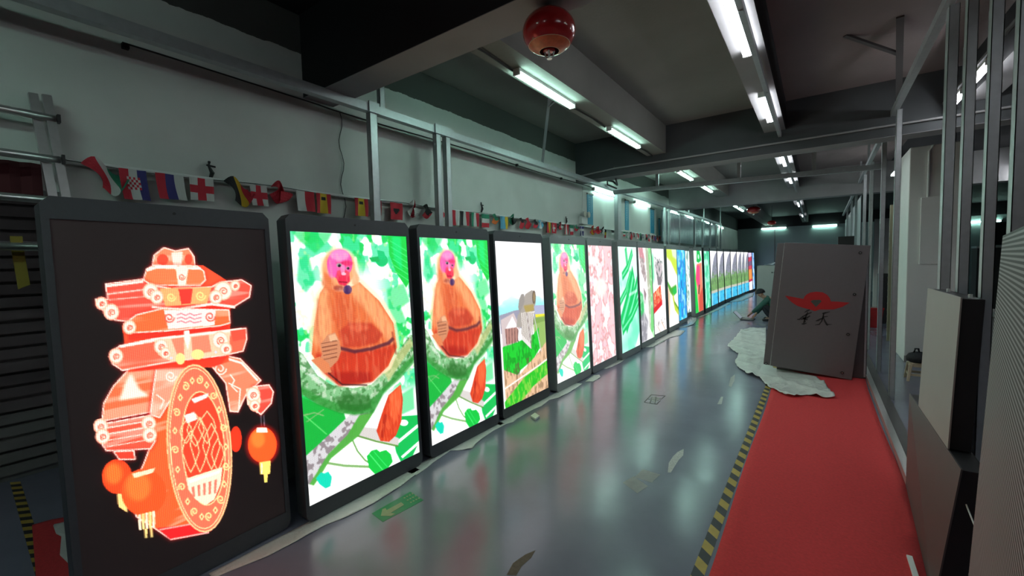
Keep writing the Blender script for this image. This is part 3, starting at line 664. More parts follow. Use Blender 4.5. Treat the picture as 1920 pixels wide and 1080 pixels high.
# ------------------------------------------------------------------ the posters
GROUP_P = 'LED posters standing in a row along the left wall'
HP = 1.93
LEAN = 0.072
def poster(p0, p1, label, mesh_fn, inset=(0.024, 0.024, 0.104, 0.106), thick=0.11, case=None, lens=True, lean=LEAN):
    """p0/p1: floor positions (x, y) of the near and far front corners"""
    case = case or M_case
    p0 = np.array(p0, float); p1 = np.array(p1, float); d = p1-p0; W = float(np.hypot(*d)); d = d/W
    nrm = np.array([-d[1], d[0]])                    # away from the aisle
    a = math.atan2(lean, HP)
    up = np.array([nrm[0]*math.sin(a), nrm[1]*math.sin(a), math.cos(a)]); ex = np.array([d[0], d[1], 0.0]); ey = np.cross(up, ex)
    # local frame: x along the front, y backwards, z up the leaning face
    M = Matrix(((ex[0], ey[0], up[0], p0[0]), (ex[1], ey[1], up[1], p0[1]), (ex[2], ey[2], up[2], 0.006), (0, 0, 0, 1)))
    t = thing('led_poster', (0, 0, 0), label, 'LED screen', GROUP_P)
    t.matrix_world = M
    H = HP; c = 0.035; r = 0.05
    out = [(r, 0.0)] + [(W-r+r*math.sin(k), r-r*math.cos(k)) for k in (0, 0.5, 1.0, 1.57)] + [(W, H-c), (W-c*0.9, H), (c*0.9, H), (0, H-c)] + [(r-r*math.cos(k), r-r*math.sin(k)) for k in (0, 0.5, 1.0, 1.5)]
    b = MB(); b.prism(out, 0.012, thick, (0, 0, 0), (1, 0, 0), (0, 0, 1), (0, 1, 0))
    b.build('cabinet', case, t, bevel=0.004)
    l, rr, bo, to = inset
    # front bezel with the picture opening
    b = MB()
    inn = [(l, bo), (W-rr, bo), (W-rr, H-to), (l, H-to)]
    def fr(y): return [(x, y, z) for x, z in out], [(x, y, z) for x, z in inn]
    o0, i0 = fr(0.0); o1, i1 = fr(0.0125)
    bm = bmesh.new()
    lo = [bm.verts.new(p) for p in o0]; li = [bm.verts.new(p) for p in i0]
    eds = [bm.edges.new((lo[k], lo[(k+1) % len(lo)])) for k in range(len(lo))]+[bm.edges.new((li[k], li[(k+1) % 4])) for k in range(4)]
    bmesh.ops.triangle_fill(bm, use_beauty=True, edges=eds)
    g = bmesh.ops.extrude_face_region(bm, geom=list(bm.faces)); vs = [e for e in g['geom'] if isinstance(e, bmesh.types.BMVert)]
    bmesh.ops.translate(bm, verts=vs, vec=(0, 0.0125, 0)); bmesh.ops.recalc_face_normals(bm, faces=bm.faces)
    me = bpy.data.meshes.new('bezel'); bm.to_mesh(me); bm.free(); me.materials.append(case)
    fo = bpy.data.objects.new('bezel', me); COL.objects.link(fo); fo.parent = t
    # picture
    corners = [(l, H-to), (W-rr, H-to), (W-rr, bo), (l, bo)]
    def world(x, z):
        v = M @ Vector((x, 0.006, z)); return proj((v.x, v.y, v.z))
    me = mesh_fn([world(*q) for q in corners])
    s = bpy.data.objects.new('display', me); COL.objects.link(s); s.parent = t
    s.location = (l, 0.006, bo); s.scale = (W-l-rr, 1, H-to-bo)
    if lens:
        b = MB(); b.tube([(W/2, -0.003, H-to*0.42), (W/2, 0.01, H-to*0.42)], 0.007, 12)
        b.build('sensor_eye', M_blackplastic, t)
    return t

XB = -2.555
_cache = {}
def shared(key, fn, m):
    def f(quad):
        if key not in _cache:
            _cache[key] = display_mesh('display', fn(quad), m)
        return _cache[key]
    return f
poster((-2.60, 0.325), (-2.625, 1.262), 'dark LED poster showing a glowing red palace lantern with lotus disc, nearest in the row', shared('lan', pic_lantern, M_led_fine), inset=(0.026, 0.026, 0.10, 0.098))
poster((XB, 1.325), (XB, 2.285), 'largest LED poster of a red faced monkey, right beside the dark lantern poster', shared('mk', lambda q: pic_monkey(MONKEY_QUAD), M_led_fine))
poster((XB, 2.37), (XB, 3.30), 'LED poster of a red faced monkey between the largest monkey and the tower poster', shared('mk2', lambda q: pic_monkey_at(q, 0.0), M_led_fine))
poster((XB-0.02, 3.395), (XB-0.02, 4.335), 'LED poster showing a bottle shaped tower, huts and green grass under white sky', shared('tw', pic_tower, M_led_soft))
poster((XB, 4.47), (XB, 5.45), 'paler LED poster of the monkey, between the tower picture and the pink forest picture', shared('mk3', lambda q: pic_monkey_at(q, 0.3), M_led_soft), case=M_casegrey)
poster((XB, 5.50), (XB, 6.40), 'LED poster with pale pink branching canopy picture', shared('cn', lambda q: pic_canopy(71, (250, 190, 195), (190, 110, 110), (225, 190, 215)), M_led_soft), case=M_casegrey)
poster((-2.51, 6.50), (-2.51, 7.40), 'LED poster with bright green leaf stalks on mint green', shared('al', lambda q: pic_aloe(), M_led_soft), case=M_casegrey)
poster((-2.535, 7.52), (-2.535, 8.30), 'LED poster with grey and pink bark strips and green edge', shared('bk', lambda q: pic_bark(), M_led_soft), case=M_casegrey)
poster((-2.60, 8.45), (-2.60, 9.36), 'white LED poster with a tree above a red and orange square', shared('gd', lambda q: pic_garden(), M_led_soft), case=M_casegrey)
poster((-2.60, 9.52), (-2.60, 10.38), 'LED poster with a close up of a pale green and yellow apple', shared('ap', lambda q: pic_apple(), M_led_soft), case=M_casegrey)
poster((-2.68, 10.62), (-2.68, 11.5), 'LED poster filled with bright blue streaks', shared('bl', lambda q: pic_stripes([(60, 150, 225), (20, 120, 200), (150, 230, 255), (20, 190, 240)], 81), M_led_soft), case=M_casegrey)
poster((-2.88, 11.9), (-2.88, 12.85), 'narrow looking LED poster of pale grey green strips set back from its neighbours', shared('gs', lambda q: pic_stripes([(215, 240, 235), (120, 160, 150), (250, 255, 255)], 91), M_led_soft), case=M_casegrey)
poster((-2.66, 12.3), (-2.66, 13.35), 'LED poster of a pink and orange bird among green leaves', shared('pa', lambda q: pic_parrot(), M_led_soft), case=M_casegrey)
poster((-2.66, 13.6), (-2.66, 14.42), 'slim LED poster filled with turquoise green water texture', shared('tq', lambda q: pic_stripes([(90, 215, 170), (40, 180, 120), (190, 250, 225)], 95), M_led_soft))
_mt = shared('mo', lambda q: pic_mountain(), M_led_soft)
thin = (0.012, 0.012, 0.10, 0.09)
far_pts = [((-2.66, 14.52), (-2.66, 15.62), 'first of the mountain lake LED posters, beside the turquoise one'),
           ((-2.66, 15.72), (-2.66, 16.85), 'second mountain lake LED poster from the turquoise one'),
           ((-2.655, 16.95), (-2.625, 18.1), 'third mountain lake LED poster, its rock peak left of centre in the far group'),
           ((-2.62, 18.15), (-2.56, 19.15), 'fourth mountain lake LED poster, middle of the seven'),
           ((-2.555, 19.2), (-2.53, 20.15), 'fifth mountain lake LED poster, third from the palace poster'),
           ((-2.53, 20.2), (-2.52, 21.05), 'sixth mountain lake LED poster, second from the palace poster'),
           ((-2.52, 21.1), (-2.47, 21.95), 'last mountain lake LED poster, touching the red and orange palace poster')]
for a, c, lb in far_pts:
    poster(a, c, lb, _mt, inset=thin, thick=0.09, lens=False)
poster((-2.47, 22.0), (-2.42, 22.85), 'LED poster of a red roofed palace with orange columns at the far end', shared('pl', lambda q: pic_palace(), M_led_soft), lens=False)
poster((-2.42, 22.95), (-2.40, 23.6), 'last LED poster at the far wall, blue and white', shared('b2', lambda q: pic_stripes([(120, 190, 240), (70, 120, 200), (230, 245, 255)], 99, 20, 60), M_led_soft), lens=False)

# ================================================================== TUBE LIGHTS
def tube_light(a, c, label, group, wall=None, drop=0.0, lamp=None):
    """twin fluorescent batten from a to c (ends of the tubes)"""
    a = Vector(a); c = Vector(c); m = (a+c)/2; d = (c-a).normalized()
    t = thing('tube_light', m, label, 'tube light', group)
    side = Vector((0, 0, 1)).cross(d).normalized()
    back = Vector(wall) if wall else Vector((0, 0, 1))
    s2 = side if not wall else Vector((0, 0, 1))
    A = a-m; Cc = c-m
    b = MB(); b.bar(A+back*0.028, Cc+back*0.028, 0.055, 0.024, up=back); b.bar(A-d*0.012+back*0.012, A+d*0.006+back*0.012, 0.06, 0.05, up=back); b.bar(Cc-d*0.006+back*0.012, Cc+d*0.012+back*0.012, 0.06, 0.05, up=back)
    b.build('batten', M_whiteplastic, t)
    for k in (-1, 1):
        b = MB(); b.tube([A+s2*0.016*k+d*0.006, Cc+s2*0.016*k-d*0.006], 0.0125, 12); b.build('lamp_tube', lamp or M_tube, t, smooth=False)
    if drop:
        for q in (A*0.7, Cc*0.7):
            b = MB(); b.tube([q+back*0.035, q+Vector((0, 0, drop))], 0.004, 6); b.build('hanger', M_steel, t)
    return t
GL = 'tube lights in the left ceiling row'; GM = 'tube lights in the middle ceiling row'
for a, c, z, lb in ((2.87, 3.81, 3.10, 'left row tube light nearest the camera, above the monkey posters'),
                    (4.72, 5.70, 3.10, 'second tube light of the left row, just before the big cross beam'),
                    (7.70, 8.68, 3.10, 'left row tube light right behind the big cross beam'),
                    (9.60, 10.55, 3.10, 'fourth tube light of the left row, below the second cross beam'),
                    (13.4, 14.3, 3.10, 'tiny left row tube light far off in the black bay'),
                    (14.5, 15.6, 3.10, 'left row tube light beside the smaller red extinguisher')):
    tube_light((-1.955, a, 3.099), (-1.955, c, 3.099), lb, GL)
for a, c, lb in ((2.86, 3.80, 'middle row tube light at the top edge, largest of its row'),
                 (4.83, 5.77, 'second tube light of the middle row, before the big cross beam'),
                 (7.85, 8.70, 'middle row tube light just behind the big cross beam'),
                 (9.72, 10.8, 'fourth tube light of the middle row'),
                 (14.7, 16.0, 'fifth tube light of the middle row, in the black bay'),
                 (19.2, 20.2, 'farthest tube light of the middle row')):
    tube_light((-0.455, a, 3.147), (-0.455, c, 3.147), lb, GM, lamp=M_tube2)
for X, a, c, lb in ((1.10, 5.06, 5.60, 'tube light behind the bare right posts, nearer of two'), (1.10, 5.80, 6.3, 'tube light behind the bare right posts, lower of two'),
                 (1.16, 10.0, 10.95, 'tube light left of the white column on the right side')):
    tube_light((X, a, 3.10), (X, c, 3.10), lb, 'tube lights right of the steel frame', drop=0.43, lamp=M_tube2)
tube_light((2.83, 11.0, 3.1), (3.0, 11.95, 3.1), 'tube light deep in the right hall beside the grey LED panel', 'tube lights right of the steel frame', drop=0.43, lamp=M_tube2)
for y0, y1, z, lb in ((7.05, 8.05, 2.875, 'wall tube light above the first blue banner'), (9.15, 10.12, 2.865, 'wall tube light between second and third blue banner'),
                 (11.73, 12.75, 2.86, 'wall tube light after the third blue banner'), (13.6, 14.6, 2.86, 'fourth wall tube light'), (16.3, 17.4, 2.86, 'fifth wall tube light'), (18.8, 19.8, 2.86, 'farthest tube light on the left wall')):
    tube_light((WX+0.041, y0, z), (WX+0.041, y1, z), lb, 'tube lights fixed along the left wall', wall=(-1, 0, 0))
tube_light((-2.22, YF-0.041, 2.985), (-1.20, YF-0.041, 2.985), 'left tube light on the far wall', 'tube lights on the far wall', wall=(0, 1, 0))
tube_light((-0.18, YF-0.041, 2.96), (0.72, YF-0.041, 2.96), 'right tube light on the far wall', 'tube lights on the far wall', wall=(0, 1, 0))
tube_light((4.80, YF-0.041, 2.78), (5.7, YF-0.041, 2.78), 'tube light on the far wall of the right hall', 'tube lights on the far wall', wall=(0, 1, 0))
# unseen lamps added behind the photographer and to the right as extra light
tube_light((-0.455, -1.4, 2.98), (-0.455, -0.45, 2.98), 'added unseen tube light in line with the middle row behind the viewer', GM, drop=0.55, lamp=M_tube2)
tube_light((-1.955, -1.2, 2.98), (-1.955, -0.25, 2.98), 'added unseen tube light in line with the left row behind the viewer', GL, drop=0.55)
tube_light((1.6, 0.4, 2.98), (1.6, 1.35, 2.98), 'added unseen tube light over the right hall behind the viewer', GL, drop=0.55, lamp=M_tube2)
tube_light((2.1, 2.3, 2.98), (2.1, 3.25, 2.98), 'tube light added over the right hall outside the view, nearer', 'tube lights right of the steel frame', drop=0.55, lamp=M_tube2)  # fill lamps added out of view for the near posts and column
tube_light((2.6, 5.3, 2.98), (2.6, 6.25, 2.98), 'tube light added over the right hall outside the view, farther', 'tube lights right of the steel frame', drop=0.55, lamp=M_tube2)
tube_light((-4.3, -1.3, 2.556), (-4.3, -0.9, 2.556), 'short unseen tube light added to brighten the side bay', 'added side bay light', lamp=M_tube2)  # lamp added out of view to lift the dim side bay

# cable trunking beside the rows
b = MB(); b.box(-0.415, -0.38, 2.1, 6.4, 3.10, 3.15); b.box(-0.415, -0.38, 6.75, 11.8, 3.06, 3.10); b.box(-0.415, -0.38, 12.2, 21, 3.02, 3.06)
for y in (3.0, 4.6, 6.1, 7.6, 9.2, 11.0): b.box(-0.41, -0.385, y, y+0.02, 3.09, 3.186)
for y in (13, 15, 17, 19): b.box(-0.41, -0.385, y, y+0.02, 3.05, 3.186)
tag(b.build('cable_trunking', M_steel), 'grey cable trunking beside the middle row of tube lights', 'cable trunking')
for y0, y1, lb in ((2.1, 2.86, 'cable leading to the nearest left row tube light'), (3.85, 4.68, 'cable between the first two left row tube lights'), (5.75, 6.4, 'cable after the second left row tube light')):
    b = MB(); b.tube([(-1.99, y0, 3.127), (-1.97, (y0+y1)/2, 3.124), (-1.99, y1, 3.127)], 0.008, 6)
    tag(b.build('lighting_cable', M_cable), lb, 'cable')

# ================================================================== STEEL FRAME ON THE LEFT
FX = -2.98
b = MB(); b.box(FX-0.03, FX+0.03, YB, 17.9, 2.85, 2.915)
rail = tag(b.build('steel_rail', M_steel), 'long galvanised steel rail above the posters along the left wall', 'rail')
PL = 'galvanised posts of the left frame'
def post(x, y, z0, z1, w, d, label, group, name='steel_post', m=None):
    b = MB(); t = 0.003
    # C-profile stud: web and two flanges with lips
    b.box(x-w/2, x+w/2, y-d/2, y-d/2+t, z0, z1); b.box(x-w/2, x-w/2+t, y-d/2, y+d/2, z0, z1); b.box(x+w/2-t, x+w/2, y-d/2, y+d/2, z0, z1)
    b.box(x-w/2, x-w/2+0.012, y+d/2-t, y+d/2, z0, z1); b.box(x+w/2-0.012, x+w/2, y+d/2-t, y+d/2, z0, z1)
    return tag(b.build(name, m or M_steel), label, 'post', group)
post(FX, 2.25, 0, 2.85, 0.05, 0.07, 'single galvanised post behind the largest monkey poster', PL)
post(FX, 2.985, 0, 2.85, 0.05, 0.06, 'left one of the close pair of posts behind the second monkey poster', PL)
post(FX, 3.115, 0, 2.85, 0.05, 0.06, 'right one of the close pair of posts behind the second monkey poster', PL)
post(FX, 7.56, 0, 2.85, 0.07, 0.16, 'wide galvanised post between first and second blue banner', PL)
for y, lb in ((10.55, 'post just beyond the third blue banner'), (10.9, 'slim post right beside the one beyond the third blue banner'), (12.3, 'post above the set back pale poster'), (13.6, 'post above the bird poster'), (14.7, 'post above the turquoise poster'), (15.9, 'post above the first mountain poster'), (17.0, 'post above the second mountain poster'), (17.85, 'last post at the end of the left rail')):
    post(FX-(0.12 if y == 12.3 else 0), y, 0, 2.85, 0.05, 0.07, lb, PL)
post(FX, 2.35, 2.915, CZ, 0.04, 0.05, 'short stub post from the left rail up to the ceiling by the first beam', PL)
for y, lb in ((12.9, 'stub post from the left rail to the black ceiling, nearest of three'), (14.9, 'stub post from the left rail to the black ceiling, middle of three'), (17.8, 'stub post from the left rail to the black ceiling, farthest of three')):
    post(FX, y, 2.915, CZ, 0.03, 0.04, lb, PL)
b = MB(); b.bar((FX, 4.92, 2.9), (-2.45, 4.25, CZ), 0.03); b.bar((-2.55, 4.38, 3.40), (-2.2, 4.3, CZ), 0.02)
tag(b.build('ceiling_hanger', M_steel), 'thin dark hanger rod with brace from ceiling to the left rail', 'hanger')
b = MB(); b.box(FX+0.0305, FX+0.045, 2.2, 2.3, 2.845, 2.93); tag(b.build('rail_joint', M_steel), 'bracket joint on the left rail over the single post', 'bracket', 'rail joints')
b = MB(); b.box(FX+0.0305, FX+0.045, 2.93, 3.17, 2.845, 2.93); tag(b.build('rail_joint', M_steel), 'bracket joint on the left rail over the close pair of posts', 'bracket', 'rail joints')
# second frame bars across the aisle behind the big beam
b = MB(); b.bar((-2.93, 7.24, 2.80), (0.75, 7.76, 2.80), 0.05, 0.07)
tag(b.build('steel_crossbar', M_steel), 'galvanised crossbar spanning the aisle just behind the big beam', 'steel bar')
for x, lb in ((-2.2, 'left hanger holding the crossbar'), (-1.0, 'middle hanger holding the crossbar'), (-0.05, 'right hanger holding the crossbar')):
    y = 7.2+(x+3.2)*0.142
    b = MB(); b.bar((x, y, 2.835), (x, y, CZ), 0.05, 0.02); tag(b.build('ceiling_hanger', M_steel), lb, 'hanger')
# pipe along the big beam with a bent end
b = MB(); b.tube([(-3.2, 6.40, 2.99), (-2.55, 6.40, 3.03), (-0.3, 6.40, 3.03), (1.2, 6.40, 3.03), (3, 6.40, 3.03)], 0.012, 8)
tag(b.build('conduit', M_soffit), 'thin conduit running across the face of the big beam', 'pipe')
b = MB(); b.tube([(-2.58, 6.41, 3.05), (-2.63, 6.6, 2.90), (-2.72, 6.88, 2.86), (-2.80, 6.9, 2.93), (-2.9, 6.9, 2.96), (-2.92, 6.95, 2.90), (-2.86, 7.2, 2.86)], 0.016, 8)
tag(b.build('flexible_conduit', M_dgrey), 'bent grey hose dropping from the big beam to the left rail', 'pipe')
# thin wire and pipes fixed to the left wall
b = MB()
yy = [0.77+0.13*k for k in range(int((7.05-0.77)/0.13)+1)]
b.tube([(WX+0.012, y, 2.893+0.008*math.sin(y*2.1)+(0.006 if y < 2 else 0.0)) for y in yy], 0.005, 6)
for y in (0.78, 3.4, 4.7, 5.9): b.box(WX, WX+0.03, y-0.015, y+0.015, 2.875, 2.905)
tag(b.build('wall_cable', M_cable), 'thin dark cable clipped high along the white left wall', 'cable')
b = MB(); b.tube([(WX+0.03, 0.5, 2.19), (WX+0.03, 11.5, 2.19)], 0.014, 10)
tag(b.build('wall_pipe', M_whiteplastic), 'white pipe along the left wall just above the small flags', 'pipe')
b = MB(); b.tube([(WX+0.01, 2.13+0.02*math.sin(k*1.1)-0.0*k, 2.89-k*0.06) for k in range(19)], 0.003, 5)
tag(b.build('hanging_wire', M_cable), 'thin wire hanging down the white wall above the first monkey poster', 'cable')
b = MB()
for k in range(56):
    y0 = 10.7+k*0.13
    b.add([(-3.10, y0, 2.05), (-3.085, y0+0.04, 2.05), (-3.085, y0+0.09, 2.05), (-3.10, y0+0.13, 2.05), (-3.10, y0, 2.82), (-3.085, y0+0.04, 2.82), (-3.085, y0+0.09, 2.82), (-3.10, y0+0.13, 2.82)], [(0, 1, 5, 4), (1, 2, 6, 5), (2, 3, 7, 6)])
tag(b.build('ribbed_sheet', mat('ribbed_sheet', (0.20, 0.26, 0.28), 0.22, metal=0.35), solid=0.004), 'ribbed blue grey sheet high on the left wall behind the far posters', 'wall panel')

# ------------------------------------------------------------------ small flags on a string along the left wall
FX2 = WX+0.06
R_, W_, B_, G_, Y_, K_, O_, C_ = 'red', 'white', 'blue', 'green', 'yellow', 'black', 'orange', 'light_blue'
FC = {R_: (0.55, 0.03, 0.05), W_: (0.62, 0.62, 0.60), B_: (0.05, 0.045, 0.20), G_: (0.03, 0.22, 0.13), Y_: (0.62, 0.42, 0.03), K_: (0.02, 0.02, 0.022), O_: (0.70, 0.16, 0.04), C_: (0.12, 0.38, 0.55)}
FM = {k: mat('flag_'+k, v, 0.85) for k, v in FC.items()}
def flag(y0, y1, pat, label, z1=2.185, h=0.14, fold=0.0, twist=0.0, emblem=None):
    """pat: list of columns (hanging flags show their bands upright) or ('h', bands) for level bands"""
    n, mrows = 12, 12; b = MB(); W = y1-y0; horiz = pat[0] == 'h'; bands = pat[1] if horiz else pat
    def P(i, j):
        u, v = i/n, j/mrows
        y = y0+W*u+twist*0.10*v*v+fold*0.05*math.sin(v*3.1+u)*v
        z = z1-h*v*(1-0.25*fold*u)+fold*0.03*math.sin(u*5+v*2)
        x = FX2+0.006*math.sin(u*7+v*3)+fold*0.02*math.sin(v*5+u*4)
        return (x, y, z)
    for i in range(n):
        for j in range(mrows):
            u = (i+0.5)/n; v = (j+0.5)/mrows
            c = bands[min(len(bands)-1, int((v if horiz else u)*len(bands)))]
            if emblem == 'cross' and (abs(u-0.5) < 0.13 or abs(v-0.5) < 0.13): c = R_
            if emblem == 'whitecross' and ((abs(u-0.5) < 0.1 and 0.2 < v < 0.8) or (abs(v-0.5) < 0.12 and 0.25 < u < 0.75)): c = W_
            if emblem == 'nordic' and (abs(u-0.5) < 0.1 or abs(v-0.38) < 0.1): c = W_
            if emblem == 'check' and abs(u-0.5) < 0.21 and abs(v-0.45) < 0.21: c = R_ if (i+j) % 2 else W_
            if emblem == 'eagle' and (abs(u-0.5)*1.1+abs(v-0.5)*0.9 < 0.23 or (abs(u-0.5) < 0.28 and abs(v-0.42) < 0.05)): c = K_
            if emblem == 'crest' and abs(u-0.5) < 0.13 and 0.15 < v < 0.34: c = K_
            if emblem == 'dot' and (u-0.5)**2+(v-0.5)**2 < 0.06: c = R_
            b.use(FM[c]).add([P(i, j), P(i+1, j), P(i+1, j+1), P(i, j+1)], [(0, 1, 2, 3)])
    o = b.build('small_flag', None, solid=0.0015)
    return tag(o, label, 'flag', 'small flags strung along the left wall')
b = MB(); pts = []
for k in range(90):
    y = 0.47+k*0.12; pts.append((FX2-0.008, y, 2.187+0.010*math.sin(y*5.2)))
b.tube(pts, 0.0022, 5); tag(b.build('flag_string', M_cable), 'thin string carrying the row of small flags', 'string')
flag(0.55, 0.70, [R_, W_, G_], 'twisted red, white and green flag, first at the left above the lantern poster', h=0.15, fold=1.3, twist=0.8)
flag(0.70, 0.82, [R_, W_, B_], 'flag of red, white and blue with a red chequered shield', h=0.17, emblem='check', twist=0.15)
flag(0.862, 1.0, [R_, B_, W_], 'flag of red, dark blue and white bands, right of the chequered one', h=0.15, twist=0.15)
flag(1.03, 1.16, [W_], 'white flag with a plain red cross', h=0.14, emblem='cross')
flag(1.22, 1.37, [K_, Y_, R_], 'twisted black, yellow and red flag between the two cross flags', h=0.15, fold=1.2, twist=0.7)
flag(1.38, 1.49, [W_], 'white flag with red cross and star, right of the twisted tricolour', h=0.14, emblem='cross', twist=0.1)
flag(1.52, 1.65, [R_], 'crumpled plain red flag above the gap after the lantern poster', h=0.09, fold=1.6)
flag(1.70, 1.84, [W_, R_], 'half white, half red flag above the first monkey poster', h=0.15, twist=0.1)
flag(1.86, 1.98, [R_, Y_, Y_, R_], 'red and yellow banded flag with crest, left one of two', h=0.155, emblem='crest')
flag(2.20, 2.33, [R_, Y_, Y_, R_], 'red and yellow banded flag with crest, right one of two', h=0.15, emblem='crest')
flag(2.39, 2.47, [R_], 'dark red flag half hidden behind the single post', h=0.13)
flag(2.57, 2.71, [R_], 'red flag with a black eagle', h=0.155, emblem='eagle')
flag(2.79, 2.91, [W_, R_, W_], 'folded white flag with a red stripe, right of the eagle flag', h=0.10, fold=1.6)
flag(2.97, 3.08, ('h', [K_, K_, R_]), 'folded black and red flag left of the close pair of posts', h=0.11, fold=0.8)
flag(3.19, 3.30, [W_], 'white flag with a red disc between the pair of posts', h=0.12, emblem='dot')
flag(3.39, 3.50, [R_, W_], 'narrow red and white flag right of the pair of posts', h=0.16)
flag(3.52, 3.66, [K_, W_, R_], 'black, white and red flag above the second monkey poster', h=0.155)
flag(3.70, 3.83, [G_, W_, R_], 'green, white and red upright banded flag', h=0.155)
flag(3.88, 4.02, ('h', [G_, W_, R_]), 'green over white over red flag', h=0.155)
flag(4.08, 4.20, ('h', [G_, O_]), 'folded green and orange flag', h=0.10, fold=0.6)
flag(4.24, 4.40, [C_, C_, Y_], 'light blue and yellow flag above the tower poster', h=0.155)
flag(4.45, 4.56, [G_, K_], 'crumpled dark green flag', h=0.07, fold=1.5)
flag(4.66, 4.76, ('h', [K_, R_, R_]), 'small black and red flag, left of the crumpled bright red one', h=0.13, fold=0.4)
flag(4.80, 4.93, [R_], 'crumpled bright red flag above the tower poster', h=0.12, fold=0.8)
flag(5.0, 5.11, ('h', [K_, R_]), 'black over red flag left of the blue and white one', h=0.10, fold=0.5)
flag(5.13, 5.26, [C_, W_, C_], 'blue and white striped flag', h=0.10, fold=0.5)
flag(5.33, 5.46, [K_, R_, Y_], 'dark, red and yellow upright banded flag', h=0.155)
flag(5.50, 5.64, [R_], 'red flag with a white cross', h=0.155, emblem='whitecross')
flag(5.70, 5.84, [K_, R_, W_], 'triangular looking dark and red flag', h=0.08, fold=0.9)
flag(5.90, 6.02, [R_, W_, R_], 'red, white and red upright banded flag', h=0.155)
flag(6.07, 6.19, ('h', [G_, W_, R_]), 'second green over white over red flag, past the red and white banded one', h=0.155)
flag(6.24, 6.36, ('h', [G_, R_]), 'small green and red folded flag', h=0.08, fold=0.5)
flag(6.43, 6.56, [B_], 'dark blue flag with a white cross', h=0.155, emblem='nordic')
flag(6.85, 7.0, [R_, Y_, R_], 'crumpled red and yellow flag below the first blue banner', h=0.11, fold=1.2)
flag(7.04, 7.25, [R_], 'crumpled red flag left of the wide post', h=0.08, fold=1.2)
flag(7.30, 7.38, [K_, W_], 'tiny rolled dark and white flag left of the wide post', h=0.06, fold=1.5)
flag(7.42, 7.50, ('h', [K_, Y_, R_]), 'black, yellow and red flag beside the wide post', h=0.16)
names = [('h', [K_, W_]), [W_, K_, W_], [R_, W_], ('h', [G_, W_, R_]), [G_, W_], [K_, R_], [R_, K_, W_], [R_, W_, R_], [G_, K_], [B_, W_], ('h', [R_, K_]), [K_, R_, W_], [W_, R_, K_], [R_, B_], [K_, W_, R_], [G_, R_], [B_, R_], [W_, R_]]
places = ['right of the wide post', 'second right of the wide post', 'left of the second blue banner', 'below the second blue banner', 'right of the second blue banner', 'above the bark poster', 'right above the bark poster', 'left above the garden poster', 'mid above the garden poster', 'right above the garden poster', 'below the third blue banner', 'above the apple poster', 'right above the apple poster', 'left above the blue poster', 'mid above the blue poster', 'right above the blue poster', 'left above the pale strip poster', 'right above the pale strip poster']
y = 7.75
for k, (p, q) in enumerate(zip(names, places)):
    cols = p[1] if p[0] == 'h' else p
    flag(y, y+0.13, p, 'far small flag of %s, %s' % (' and '.join(dict.fromkeys(c.replace('_', ' ') for c in cols)), q), h=0.09+0.06*((k*7) % 3)/2, fold=0.3*(k % 3)); y += 0.20

# ------------------------------------------------------------------ blue banners, emergency light, brackets
M_ban = mat('blue_banner', (0.03, 0.28, 0.44), 0.4); M_banw = mat('banner_marks', (0.55, 0.72, 0.78), 0.5)
for y0, y1, z0, z1, lb in ((6.83, 7.05, 2.245, 2.76, 'tall blue wall banner with white writing, nearest of the blue banners'), (8.63, 8.83, 2.235, 2.84, 'second blue wall banner, right of the wide post'), (10.30, 10.56, 2.245, 2.81, 'third blue wall banner, before the ribbed sheet'), (10.95, 11.05, 2.2, 2.62, 'narrow blue banner right behind the first far posts')):
    t = thing('wall_banner', (WX, y0, z0), lb, 'banner', 'blue banners on the left wall')
    b = MB(); b.box(0.0, 0.012, 0, y1-y0, 0, z1-z0); b.build('board', M_ban, t)
    b = MB(); w = y1-y0; hh = z1-z0; rr = random.Random(3)
    for c, x0 in ((0, 0.33), (1, 0.66)):
        for k in range(12 if c else 8):
            z = hh*(0.92-k*(0.045 if c else 0.08)); s = 0.012 if c else 0.018
            cy = w*x0
            b.box(0.012, 0.0135, cy-s, cy+s, z-0.003, z); b.box(0.012, 0.0135, cy-0.002, cy+0.002, z-s, z+0.004); b.box(0.012, 0.0135, cy-s*0.7, cy+s*0.5, z-s, z-s+0.003)
    b.build('white_characters', M_banw, t)
    b = MB(); b.box(0.0, 0.02, -0.01, w+0.01, hh, hh+0.025); b.build('top_bar', M_blackplastic, t)
t = thing('emergency_light', (WX, 6.62, 2.26), 'twin headed white emergency light on the left wall by the first banner', 'emergency light')
b = MB(); b.box(0, 0.06, -0.11, 0.11, -0.03, 0.10); b.build('case', M_whiteplastic, t, bevel=0.006)
for y in (-0.07, 0.08):
    b = MB(); b.tube([(0.03, y, 0.13), (0.10, y, 0.13)], [0.035, 0.052], 16); b.build('lamp_head', M_alu, t)
    b = MB(); b.tube([(0.10, y, 0.13), (0.104, y, 0.13)], 0.045, 16); b.build('lens', mat('warm_lens', (0.75, 0.74, 0.62), 0.2), t)
b = MB(); b.tube([(0.02, 0.0, 0.17), (0.02, 0.01, 0.6)], 0.008, 6); b.build('feed_pipe', M_whiteplastic, t)
for y, z, lb in ((1.16, 2.255, 'small black hook cable above the pipe by the tricolour flag'), (3.93, 2.27, 'small dark valve on the wall pipe above the green flag'), (6.02, 2.26, 'small dark valve left of the emergency light'), (8.25, 2.26, 'small dark valve left of the second banner')):
    b = MB(); b.tube([(WX+0.02, y, z-0.06), (WX+0.03, y+0.01, z-0.02), (WX+0.035, y-0.01, z+0.02), (WX+0.02, y, z+0.05)], [0.010, 0.014, 0.007, 0.009], 8); b.tube([(WX+0.03, y-0.02, z+0.025), (WX+0.03, y+0.03, z+0.02)], 0.006, 6)
    tag(b.build('pipe_valve', M_blackplastic), lb, 'valve', 'fittings on the wall pipe')

